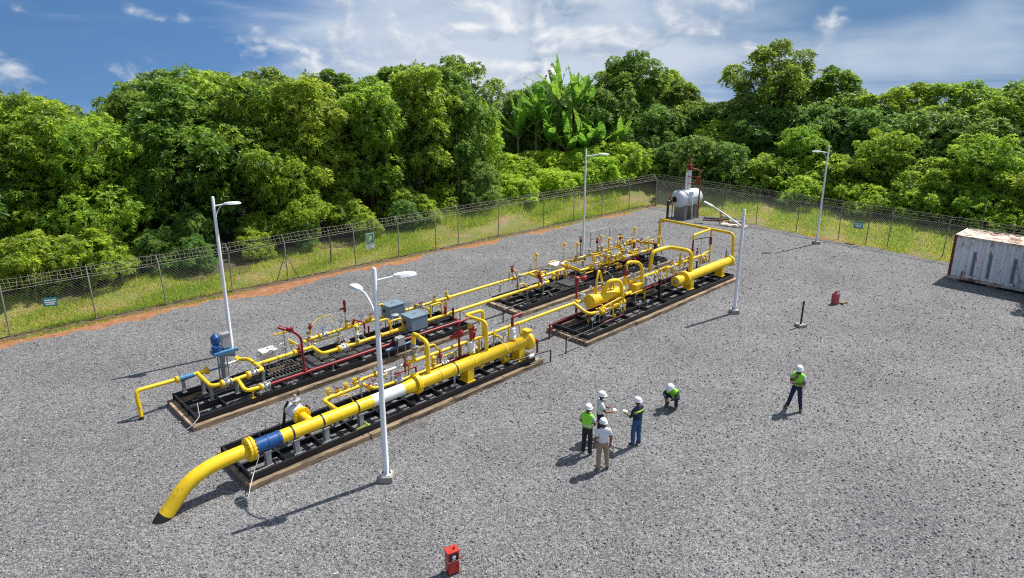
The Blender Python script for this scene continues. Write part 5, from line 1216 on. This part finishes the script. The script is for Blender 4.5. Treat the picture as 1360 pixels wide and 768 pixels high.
# ------------------------------------------------------------------ pressure tank in the corner
def tank():
    x, y = plan(42.0, 11.4); root = empty('pressure_tank', (x, y, 0), R(33)); tag(root, 'white horizontal pressure tank on a concrete saddle in the fence corner', 'tank')
    zc, r, hl = 1.65, .72, 1.05
    prof = [(-hl-.36, 0.0), (-hl-.34, .22), (-hl-.26, .46), (-hl-.13, .64), (-hl, r), (hl, r), (hl+.13, .64), (hl+.26, .46), (hl+.34, .22), (hl+.36, 0)]
    MB().lathe((0, 0, zc), (1, 0, 0), prof, 28).build('shell', M['tank'], root)
    for sx in (-.62, .62): MB().box((sx, 0, .52), (.34, 1.15, 1.04)).build('saddle', M['concrete'], root)
    MB().lathe((-hl-.32, 0, zc), (-1, 0, 0), [(0, .16), (.06, .16), (.065, .24), (.13, .24), (.135, .14), (.3, .14)], 16, False).build('nozzle', M['black'], root)
    MB().tube(fillet([(-hl-.55, 0, zc), (-hl-1.25, -.15, zc-.05), (-hl-1.25, -.15, -.1)], .15), .10, 10).build('inlet_pipe', M['black'], root)
    MB().lathe((-hl-.9, -.05, zc-.25), (0, 0, 1), [(0, .1), (.1, .16), (.35, .16), (.4, .08), (.6, .05)], 12, False).build('valve', M['rust'], root)
    MB().tube([(-hl-1.0, -.4, 1.5), (-hl-1.0, -.4, 0)], .035, 7).build('support', M['rust'], root)
    MB().lathe((.1, 0, zc+r-.06), (0, 0, 1), [(0, .17), (.05, .17), (.1, .16), (1.55, .16), (1.56, .2), (1.62, .2)], 16, False).build('vent_stack', M['white'], root)
    MB().tube([(-.32, -.1, zc+r-.35), (-.32, -.1, zc+r+1.45)], .085, 10).build('riser', M['white'], root)
    MB().lathe((.1, 0, zc+r+1.56), (0, 0, 1), [(0, .1), (.05, .18), (.2, .2), (.3, .14), (.42, .18), (.55, .08), (.6, .05), (1.35, .025)], 12, False).box((-.15, 0, zc+r+1.95), (.3, .12, .12)).box((.32, 0, zc+r+1.85), (.3, .14, .16)).build('safety_valve', M['red'], root)
    MB().tube(fillet([(.12, -.05, zc+r+1.75), (.62, -.55, zc+r+1.6), (.62, -.75, zc+r+.5), (.62, -.75, 0.02)], .12), .055, 8).build('drain_pipe', M['red_oxide'], root)
    for z in (zc+r+.55, zc+r+1.05): MB().tube([(-.25, -.1, z), (.62, -.75, z+.02)], .04, 7).build('cross_pipe', M['red_oxide'], root)
    MB().box((.55, -.55, zc+r+.75), (.2, .2, .5)).build('level_gauge', M['rust'], root)
    MB().tube([(-.3, -.78, zc+.4), (-.3, -.86, zc-.2), (-.25, -.9, .05)], .04, 7).build('ladder_rail', M['white'], root)
    MB().tube(fillet([(-.55, -.55, zc+.5), (-.6, -.8, zc-.1), (-.3, -.9, .4), (-.1, -1.0, .03)], .2), .02, 6).build('hose', M['galv'], root)
tank()

# fallen lamp post and junk beside the tank
def junk():
    x, y = plan(41.6, 7.7); root = empty('fallen_lamp_post', (x, y, 0), R(-22)); tag(root, 'broken white lamp post propped on a pile of scrap near the tank', 'lamp post')
    MB().tube([(1.35, -.25, .12), (-.35, .35, 1.05), (-1.0, .6, 1.35)], [.075, .06, .05], 10).build('pole', M['white'], root)
    MB().bar((-1.0, .6, 1.36), (-1.7, .85, 1.62), .26, .10).build('lamp_head', M['white'], root); MB().tube([(-.35, .3, 1.0), (-.3, .25, 0)], .035, 6).build('prop', M['rust'], root)
    x, y = plan(42.0, 7.0)
    o = MB().box((0, 0, .06), (1.9, 1.1, .1), Matrix.Rotation(.04, 3, 'Y')).build('scrap_sheet', M['cont_roof']); o.location = (x, y, 0); o.rotation_euler = (0, 0, R(-30)); tag(o, 'flat pale scrap sheet lying under the broken lamp post', 'panel')
    o = MB().box((0, 0, .14), (.9, .45, .26), Matrix.Rotation(.12, 3, 'X')).build('scrap_block', M['concrete']); x, y = plan(42.5, 7.2); o.location = (x, y, .06); o.rotation_euler = (0, 0, R(-12)); tag(o, 'pale broken concrete block lying on the scrap sheet', 'concrete block')
    rng = random.Random(4)
    for k, (u, w, L_, az, mt, lab) in enumerate([(43.2, 8.9, 2.6, -20, 'black', 'long dark pipe lying on the gravel behind the tank'), (42.4, 9.0, 1.8, -10, 'rust', 'rusty pipe lying next to the tank saddle'), (42.9, 8.0, 1.5, -35, 'yellow_aged', 'short yellowish pipe lying by the broken lamp post'), (44.2, 8.2, 2.2, -40, 'galv', 'grey pipe lying at the edge of the grass near the tank')]):
        x, y = plan(u, w); o = MB().tube([(-L_/2, 0, .07), (L_/2, 0, .07)], .05, 8).build('scrap_pipe', M[mt]); o.location = (x, y, 0); o.rotation_euler = (0, 0, R(az)); tag(o, lab, 'pipe', 'scrap pipes near the tank')
junk()

# ------------------------------------------------------------------ small things on the yard
def red_cabinet():
    root = empty('alarm_cabinet', (-1.50, 13.95, 0), R(28)); root.scale = (.87, .87, .87); tag(root, 'bright red metal cabinet standing on the gravel in the foreground', 'cabinet')
    b = MB().box((0, 0, .40), (.34, .26, .72)).build('cabinet_body', M['red_box'], root); bv = b.modifiers.new('bevel', 'BEVEL'); bv.width = .01; bv.segments = 2
    MB().box((0, 0, .775), (.38, .30, .03)).build('lid', M['red_box'], root)
    d = MB().box((0, -.138, .26), (.29, .016, .38)).build('door', M['red_box'], root); MB().box((.1, -.15, .3), (.03, .02, .08)).build('handle', M['black'], d)
    MB().box((0, -.1345, .60), (.26, .008, .22)).build('recess', M['black'], root)
    MB().lathe((.0, -.138, .62), (0, -1, 0), [(0, .06), (.02, .06), (.03, .02)], 12, False).build('dial', M['gauge'], root); MB().box((.0, -.14, .53), (.10, .01, .03)).build('name_plate', M['sign_white'], root)
    MB().box((0, 0, .46), (.348, .268, .012)).build('seam', M['sign_white'], root)
    MB().box((0, 0, .025), (.30, .22, .05)).build('foot', M['black'], root); MB().lathe((.06, 0, .79), (0, 0, 1), [(0, .03), (.05, .03)], 8, False).build('knob', M['black'], root)
    MB().tube([(.1, .14, .7), (.16, .25, .4), (.3, .35, .03), (.55, .42, .02)], .01, 5).build('cable', M['red'], root)
red_cabinet()
def extinguisher():
    root = empty('fire_extinguisher', (17.2, 33.5, 0), R(20)); tag(root, 'faded red fire extinguisher in a box on the gravel at right', 'fire extinguisher')
    MB().box((0, 0, .30), (.28, .26, .58)).build('case', M['pinkred'], root)
    MB().lathe((0, 0, .59), (0, 0, 1), [(0, .12), (.05, .11), (.10, .05), (.14, .04), (.145, .07), (.17, .07)], 12, False).build('valve_head', M['pinkred'], root)
    MB().tube([(.03, 0, .74), (.16, -.05, .72), (.2, -.1, .5)], .018, 6).build('hose', M['black'], root)
    o = MB().bar((-.3, 0, .06), (.3, .1, .05), .10, .05).bar((-.1, -.2, .11), (.15, .25, .10), .12, .04).build('wood_scrap', M['timber']); o.location = (17.65, 33.55, 0); tag(o, 'scrap of pale wood lying beside the faded red extinguisher', 'wood')
extinguisher()
def bollard():
    root = empty('vent_post', (14.06, 30.33, 0), R(15)); tag(root, 'thin black pipe post set in a square concrete block', 'post')
    MB().tube([(0, 0, .1), (.02, 0, 1.25)], .045, 10).build('pipe', M['black'], root); MB().lathe((.02, 0, 1.2), (0, 0, 1), [(0, .055), (.1, .055), (.12, .03)], 10, False).build('cap', M['black'], root)
    MB().box((0, 0, .075), (.40, .40, .15)).build('plinth', M['concrete'], root)
bollard()
def plate():
    root = empty('steel_bracket', (-4.18, 13.18, 0), R(35)); tag(root, 'rusty steel bracket corner poking up at the bottom edge', 'bracket')
    MB().add([(-.15, 0, 0), (.15, 0, 0), (.05, 0, .62), (-.08, 0, .66), (-.15, .03, 0), (.15, .03, 0), (.05, .03, .62), (-.08, .03, .66)], [(0, 1, 2, 3), (7, 6, 5, 4), (0, 4, 5, 1), (1, 5, 6, 2), (2, 6, 7, 3), (3, 7, 4, 0)]).build('plate', M['cont_roof'], root)
    MB().box((0, .05, .015), (.36, .3, .03)).build('foot', M['rust'], root)
plate()

# ------------------------------------------------------------------ signs and stray posts at the fence
def sign_teal(s, side, out, zc, w, h, label, tilt=0.0, post=True):
    p = on_fence(s, out, side); d = dL if side == 'L' else dR; n = nL if side == 'L' else nR
    az = math.atan2(-d[1], -d[0]) if side == 'L' else math.atan2(d[1], d[0])
    root = empty('notice_sign', (p[0], p[1], 0), az); tag(root, label, 'sign', 'notice signs on the fence')
    rt = Matrix.Rotation(tilt, 3, 'Y')
    MB().box((0, 0, zc), (w, .02, h), rt).build('board', M['sign_teal'], root)
    for i, (x0, x1, z) in enumerate(((-.40, .05, .22), (.12, .42, .24), (-.38, .40, -.02), (-.30, .35, -.25))):
        c = rt @ V((x0+x1)/2*w, 0, z*h); MB().box((c.x, -.013, zc+c.z), ((x1-x0)*w, .004, h*.15), rt).build('text_line', M['sign_white'], root)
    if post: MB().tube([(w*.5, .04, -.1), (w*.5+.03, .04, zc+.2)], .02, 6).build('stake', M['post'], root)
sign_teal(45.75, 'L', -.03, 1.42, .56, .42, 'small teal notice sign with pale lettering hung on the fence at far left', .12, False)
sign_teal(17.55, 'R', -.03, 1.28, .62, .46, 'small teal notice sign hung on the fence left of the container', -.06, False)
def map_sign():
    p = on_fence(28.75, -.03, 'L'); az = math.atan2(-dL[1], -dL[0]); root = empty('map_sign', (p[0], p[1], 0), az); tag(root, 'tall map sign with green and blue panel above a white text panel on the fence', 'sign')
    MB().box((0, 0, 1.55), (.56, .02, 1.0)).build('board', M['sign_white'], root)
    m = MB().box((0, -.013, 1.73), (.52, .005, .58)); m.build('map_panel', M['sign_teal'], root)
    MB().add([(-.24, -.018, 1.46), (.02, -.018, 1.46), (.06, -.018, 1.62), (-.05, -.018, 1.78), (.0, -.018, 2.0), (-.24, -.018, 2.0)], [(0, 1, 2, 3, 4, 5)]).build('map_land', M['sign_green'], root)
    MB().add([(-.06, -.021, 1.55), (.10, -.021, 1.60), (.14, -.021, 1.80), (.05, -.021, 1.92), (-.03, -.021, 1.80)], [(0, 1, 2, 3, 4)]).build('map_area', M['sign_cream'], root)
    MB().box((0, -.013, 1.405), (.52, .005, .03)).build('divider', M['black'], root)
    rng = random.Random(2)
    for k in range(5): L_ = rng.uniform(.25, .44); MB().box((-.22+L_/2, -.0125, 1.34-k*.055), (L_, .004, .018)).build('text_line', M['galv'], root)
map_sign()
for i, (px, x, y, h, lab) in enumerate([(0, -22.6, 36.5, 3.2, 'thin grey stake standing in the bushes behind the teal sign at left'), (0, -11.6, 41.0, 2.2, 'rusty stake behind the fence left of the map sign'), (0, -4.4, 54.0, 6.5, 'thin bare trunk standing before the thicket left of the bright bushes'),
        (0, 15.2, 60.6, 4.5, 'thin pale trunk rising behind the fence corner'), (0, 31.2, 43.2, 3.6, 'thin bare sapling behind the fence near the container')]):
    o = MB().tube([(0, 0, -.2), (.05, .03, h*.5), (-.03, .05, h)], [.05, .045, .03], 7).build('stake', M['bark']); o.location = (x, y, float(terr(x, y))); tag(o, lab, 'stake', 'stakes and bare stems by the fence')

# ------------------------------------------------------------------ people
def skin_mesh(verts, edges, radii):
    me = bpy.data.meshes.new('body'); me.from_pydata([tuple(v) for v in verts], edges, []); o = bpy.data.objects.new('tmp', me); col.objects.link(o)
    sk = o.modifiers.new('skin', 'SKIN'); sk.use_smooth_shade = True; sk.branch_smoothing = .3
    for i, r in enumerate(radii): me.skin_vertices[0].data[i].radius = r if hasattr(r, '__len__') else (r, r)
    me.skin_vertices[0].data[0].use_root = True
    sb = o.modifiers.new('sub', 'SUBSURF'); sb.levels = 2; sb.render_levels = 2
    dg = bpy.context.evaluated_depsgraph_get(); dg.update(); ev = o.evaluated_get(dg); out = bpy.data.meshes.new_from_object(ev)
    bpy.data.objects.remove(o); return out

def person(loc, heading, J, cl, label, vest=None, stripes=False, headyaw=0.0, headpitch=0.0):
    """J: joints in a local frame (x right, y forward, z up); cl: material keys shirt, sleeve ('short'/'long'), trousers, boot"""
    root = empty('person', (loc[0], loc[1], 0.008), heading-math.pi/2); tag(root, label, 'person', 'people on the yard')
    names = ['pelvis', 'belly', 'chest', 'neck', 'skull']
    V_ = [Vector(J[n]) for n in names]; RR = [(.168, .128), (.165, .128), (.188, .130), (.064, .064), (.06, .06)]
    E_ = [(0, 1), (1, 2), (2, 3), (3, 4)]; bone = ['tr', 'sh', 'sh', 'skin', 'skin']
    seg = [(0, 1, 'sh'), (1, 2, 'sh'), (2, 3, 'sh'), (3, 4, 'skin')]
    def add(p, r, par, k):
        V_.append(Vector(p)); RR.append((r, r)); i = len(V_)-1; E_.append((par, i)); seg.append((par, i, k)); return i
    hands = []; feet = []
    lg = cl.get('sleeve', 'short') == 'long'
    for sd in ('l', 'r'):
        s = Vector(J['sh_'+sd]); e = Vector(J['el_'+sd]); w = Vector(J['wr_'+sd])
        i0 = add(s, .082, 2, 'sh'); i1 = add(s.lerp(e, .55), .072, i0, 'sh'); i2 = add(e, .049, i1, 'sh' if lg else 'skin')
        i3 = add(e.lerp(w, .4), .047, i2, 'sh' if lg else 'skin'); i4 = add(w, .034, i3, 'sh' if lg else 'skin'); hands.append((e, w, sd))
        h = Vector(J['hip_'+sd]); k = Vector(J['kn_'+sd]); a = Vector(J['an_'+sd]); t = Vector(J['toe_'+sd])
        j0 = add(h, .108, 0, 'tr'); j1 = add(h.lerp(k, .5), .096, j0, 'tr'); j2 = add(k, .080, j1, 'tr'); j3 = add(k.lerp(a, .45), .075, j2, 'tr'); j4 = add(a, .066, j3, 'tr'); j5 = add(t, .046, j4, 'bt')
        hb = a+(a-t).normalized()*.05; hb.z = a.z-.02; add(hb, .045, j4, 'bt')
    me = skin_mesh(V_, E_, RR)
    bm = bmesh.new(); bm.from_mesh(me); bpy.data.meshes.remove(me)
    keys = ['skin', 'sh', 'tr', 'bt', 'hair', 'eye']; idx = {k: i for i, k in enumerate(keys)}
    for f in bm.faces:
        c = f.calc_center_median(); best = (9, 'sh')
        for a, b, k in seg:
            p, q = V_[a], V_[b]; d = q-p; t = max(0, min(1, (c-p).dot(d)/max(d.length_squared, 1e-6))); r = RR[a][0]*(1-t)+RR[b][0]*t
            dist = (c-(p+d*t)).length-r*.9
            if dist < best[0]: best = (dist, k if not (a == 0 and b == 1) else ('tr' if t < .45 else 'sh'))
        f.material_index = idx[best[1]]; f.smooth = True
    torso_faces = None
    # head
    hc = Vector(J['head']); hr = Matrix.Rotation(headyaw, 3, 'Z') @ Matrix.Rotation(headpitch, 3, 'X')
    def blob(c, rad, mi, n=14, m=10, rot=hr, fn=None):
        vs_ = []
        for i in range(m+1):
            th = math.pi*i/m
            for k in range(n):
                ph = 2*math.pi*k/n; p = Vector((math.sin(th)*math.cos(ph)*rad[0], math.sin(th)*math.sin(ph)*rad[1], math.cos(th)*rad[2]))
                if fn: p = fn(p)
                vs_.append(bm.verts.new(c+rot @ p))
        for i in range(m):
            for k in range(n):
                try:
                    f = bm.faces.new([vs_[i*n+k], vs_[(i+1)*n+k], vs_[(i+1)*n+(k+1) % n], vs_[i*n+(k+1) % n]]); f.material_index = mi; f.smooth = True
                except ValueError: pass
    def face(p):
        q = p.copy()
        if p.z < 0: q.x *= 1+p.z*1.6; q.y = q.y*(1+p.z*.8)+(.012 if p.y > 0 else 0)
        if p.y > .07 and abs(p.x) < .022 and -.055 < p.z < .02: q.y += .022
        return q
    blob(hc, (.078, .098, .118), idx['skin'], fn=face)
    blob(hc+hr @ Vector((0, -.022, .02)), (.080, .090, .105), idx['hair'], 12, 8)
    for sx in (-1, 1): blob(hc+hr @ Vector((sx*.080, -.005, -.01)), (.014, .024, .034), idx['skin'], 8, 6); blob(hc+hr @ Vector((sx*.030, .090, .008)), (.012, .007, .008), idx['eye'], 8, 5)
    blob(hc+hr @ Vector((0, .094, -.052)), (.026, .008, .007), idx['hair'], 8, 5)
    # hands: palm and five fingers
    for e, w, sd in hands:
        d = (w-e).normalized(); hd = Vector(J.get('hd_'+sd, d)).normalized(); up = Vector((0, 0, 1)) if abs(hd.z) < .8 else Vector((0, 1, 0))
        x = up.cross(hd).normalized(); z = hd.cross(x); rot = Matrix((x, hd, z)).transposed()
        blob(w+hd*.05, (.042, .056, .020), idx['skin'], 10, 8, rot)
        for q, (ox, L_) in enumerate(((-.030, .062), (-.010, .078), (.011, .074), (.030, .056))):
            p0 = w+hd*.085+x*ox; p1 = p0+hd*L_*.5-z*.008; p2 = p1+hd*L_*.42-z*.024
            tm = MB().tube([p0-hd*.02, p0, p1, p2], [.0095, .0095, .0085, .007], 6); vv = [bm.verts.new(v) for v in tm.v]
            for f_ in tm.f:
                ff = bm.faces.new([vv[i] for i in f_]); ff.material_index = idx['skin']; ff.smooth = True
        sg = 1 if sd == 'l' else -1
        p0 = w+hd*.03+x*.034*sg; tm = MB().tube([p0-x*.01*sg, p0+hd*.025+x*.018*sg, p0+hd*.058+x*.024*sg-z*.01], [.012, .0105, .008], 6); vv = [bm.verts.new(v) for v in tm.v]
        for f_ in tm.f:
            ff = bm.faces.new([vv[i] for i in f_]); ff.material_index = idx['skin']; ff.smooth = True
    me = bpy.data.meshes.new('body'); bm.to_mesh(me)
    for k in (M['skin'], M[cl['shirt']], M[cl['trousers']], M[cl['boot']], M['hair'], M['hair']): me.materials.append(k)
    link(bpy.data.objects.new('body', me), root)
    # vest: the torso surface pushed out, with a gap at the arms
    def shell(name, cond, off, mkey, th=.006):
        b2 = bm.copy(); dele = [f for f in b2.faces if not cond(f.calc_center_median(), f.material_index)]
        bmesh.ops.delete(b2, geom=dele, context='FACES')
        if not b2.faces: b2.free(); return
        b2.normal_update()
        for v in b2.verts: v.co += v.normal*off
        for f in b2.faces: f.material_index = 0
        mm = bpy.data.meshes.new(name); b2.to_mesh(mm); b2.free(); mm.materials.append(M[mkey]); o = link(bpy.data.objects.new(name, mm), root)
        so = o.modifiers.new('thick', 'SOLIDIFY'); so.thickness = th; so.offset = 1; return o
    ax0, ax1 = Vector(J['pelvis']), Vector(J['neck']); axd = (ax1-ax0).normalized(); AL = (ax1-ax0).length
    def tpos(c): return (c-ax0).dot(axd)/AL
    def lat(c):
        sx = (Vector(J['sh_r'])-Vector(J['sh_l'])).normalized(); return abs((c-ax0).dot(sx))
    if vest:
        def torso(c, mi): return mi == 1 and -.12 < tpos(c) < .99 and lat(c) < .205 and ((c-(ax0+axd*((c-ax0).dot(axd)))).length < .235)
        shell('vest', torso, .014, vest)
        shell('reflective_band', lambda c, mi: torso(c, mi) and .22 < tpos(c) < .34, .020, 'reflect', .003)
    if stripes:
        shell('reflective_band', lambda c, mi: mi == 1 and .62 < tpos(c) < .80 and lat(c) < .24 and c.y < .03, .012, 'hivis_y', .003)
        for sd in ('l', 'r'):
            e, w = Vector(J['el_'+sd]), Vector(J['wr_'+sd]); md = e.lerp(w, .35)
            shell('cuff_band', lambda c, mi, md=md, dd=(w-e).normalized(): mi == 1 and (c-md).length < .085 and abs((c-md).dot(dd)) < .05, .008, 'hivis_y', .003)
    bm.free()
    # belt
    # helmet: dome, brim with peak, ridge
    def H_(p): return tuple(hc+hr @ (Matrix.Rotation(-.08, 3, 'X') @ Vector(p)+Vector((0, 0, .045))))
    m = MB(); n = 20; prof = [(.0, 1.0), (.035, .99), (.07, .93), (.105, .76), (.128, .48), (.138, .18), (.139, .001)]
    vs_ = [H_((.122*r*math.cos(2*math.pi*k/n), .142*r*math.sin(2*math.pi*k/n), h)) for h, r in prof for k in range(n)]
    m.add(vs_, [(i*n+k, i*n+(k+1) % n, (i+1)*n+(k+1) % n, (i+1)*n+k) for i in range(len(prof)-1) for k in range(n)], True)
    hm = m.build('helmet', M['helmet'], root)
    m = MB(); ri, ro = [], []
    for k in range(n):
        a = 2*math.pi*k/n; pk = .045*max(0, math.sin(a))**2; ri.append((.120*math.cos(a), .140*math.sin(a), .006)); ro.append(((.140)*math.cos(a), (.160+pk)*math.sin(a), -.004-pk*.25))
    vs_ = [H_(p) for p in ri]+[H_(p) for p in ro]+[H_((p[0], p[1], p[2]-.006)) for p in ro]+[H_((p[0], p[1], p[2]-.006)) for p in ri]
    m.add(vs_, [(q*n+k, (q+1)*n+k, (q+1)*n+(k+1) % n, q*n+(k+1) % n) for q in range(3) for k in range(n)], True); m.build('brim', M['helmet'], hm)
    MB().tube([H_((0, -.10, .105)), H_((0, -.04, .139)), H_((0, .04, .139)), H_((0, .10, .105))], [.008, .014, .014, .008], 8).build('ridge', M['helmet'], hm)
    return root

def pose(**kw):
    J = dict(pelvis=(0, 0, .96), belly=(0, -.005, 1.12), chest=(0, -.01, 1.32), neck=(0, 0, 1.50), skull=(0, .01, 1.58), head=(0, .025, 1.635),
             sh_l=(-.185, -.01, 1.42), el_l=(-.25, -.03, 1.14), wr_l=(-.255, .06, .90), sh_r=(.185, -.01, 1.42), el_r=(.25, -.03, 1.14), wr_r=(.255, .06, .90),
             hip_l=(-.095, 0, .90), kn_l=(-.115, .015, .50), an_l=(-.12, -.03, .10), toe_l=(-.145, .13, .05), hip_r=(.095, 0, .90), kn_r=(.115, .015, .50), an_r=(.12, -.03, .10), toe_r=(.145, .13, .05))
    J.update(kw); return J
# beige trousers, back to the camera
person((2.83, 18.35), R(100), pose(wr_r=(.26, .05, .88), kn_r=(.14, .03, .50), an_r=(.19, .02, .10), toe_r=(.26, .16, .05), wr_l=(-.25, .06, .88)),
       dict(shirt='shirt_white', trousers='khaki', boot='boot'), 'person in white short sleeved shirt and beige trousers, seen from behind')
# green vest over pale sleeves
person((2.45, 19.25), R(55), pose(el_r=(.25, .02, 1.14), wr_r=(.16, .25, 1.08), el_l=(-.25, .0, 1.14), wr_l=(-.17, .22, 1.05)),
       dict(shirt='shirt_grey', trousers='dark_cloth', boot='boot'), 'person in bright green vest and black trousers left of the group', vest='hivis')
# white shirt, arm held out with paper
person((2.98, 20.15), R(5), pose(el_r=(.25, .10, 1.16), wr_r=(.16, .36, 1.10), hd_r=(-.1, 1, .05), el_l=(-.24, .08, 1.15), wr_l=(-.10, .36, 1.12), hd_l=(.1, 1, .0)),
       dict(shirt='shirt_white', trousers='dark_cloth', boot='boot_black'), 'person in white shirt reaching out an arm at the back of the group')
# blue coverall with reflective stripes, facing the group
person((4.15, 19.72), R(128), pose(el_l=(-.25, .06, 1.15), wr_l=(-.14, .32, 1.10), hd_l=(.15, 1, .05), el_r=(.25, .06, 1.15), wr_r=(.10, .33, 1.10), hd_r=(-.15, 1, .05), an_l=(-.14, .02, .10), toe_l=(-.18, .18, .05), kn_l=(-.125, .05, .5)),
       dict(shirt='jacket', trousers='denim', boot='boot_black', sleeve='long'), 'person in navy jacket with yellow reflective stripe and blue jeans', stripes=True)
# crouching
person((5.98, 22.35), R(228), pose(pelvis=(0, -.22, .36), belly=(0, -.13, .49), chest=(0, .03, .66), neck=(0, .16, .80), skull=(0, .21, .86), head=(0, .25, .89),
       sh_l=(-.185, .07, .73), el_l=(-.27, .24, .56), wr_l=(-.10, .40, .48), sh_r=(.185, .07, .73), el_r=(.27, .24, .56), wr_r=(.08, .40, .50),
       hip_l=(-.10, -.20, .34), kn_l=(-.22, .20, .52), an_l=(-.17, .02, .10), toe_l=(-.21, .19, .05), hip_r=(.10, -.20, .34), kn_r=(.22, .20, .52), an_r=(.18, .02, .10), toe_r=(.22, .19, .05)),
       dict(shirt='dark_cloth', trousers='navy', boot='boot', sleeve='long'), 'person crouching on the gravel in dark clothes and a green vest', vest='hivis', headpitch=-.4)
# standing apart, one hand to the chin
person((10.45, 22.15), R(232), pose(el_l=(-.24, .10, 1.14), wr_l=(.04, .26, 1.16), hd_l=(1, .2, .15), el_r=(.22, .14, 1.16), wr_r=(.02, .24, 1.40), hd_r=(-.4, .1, 1),
       hip_r=(.095, 0, .90), kn_r=(.18, .02, .50), an_r=(.27, -.03, .10), toe_r=(.38, .10, .05), kn_l=(-.15, .03, .50), an_l=(-.21, .0, .10), toe_l=(-.26, .16, .05)),
       dict(shirt='shirt_grey', trousers='navy', boot='boot'), 'person in green vest and navy trousers standing apart with arms folded', vest='hivis')
o = MB().box((0, 0, 0), (.11, .16, .004)).build('paper_sheet', M['paper']); o.location = (3.80, 20.05, 1.14); o.rotation_euler = (.15, .1, R(60)); tag(o, 'white sheet of paper held by the person in the navy jacket', 'paper')
o = MB().box((0, 0, 0), (.10, .15, .004)).build('paper_sheet', M['paper']); o.location = (3.46, 20.16, 1.13); o.rotation_euler = (.1, -.1, R(5)); tag(o, 'white sheet of paper held out by the person in the white shirt', 'paper')
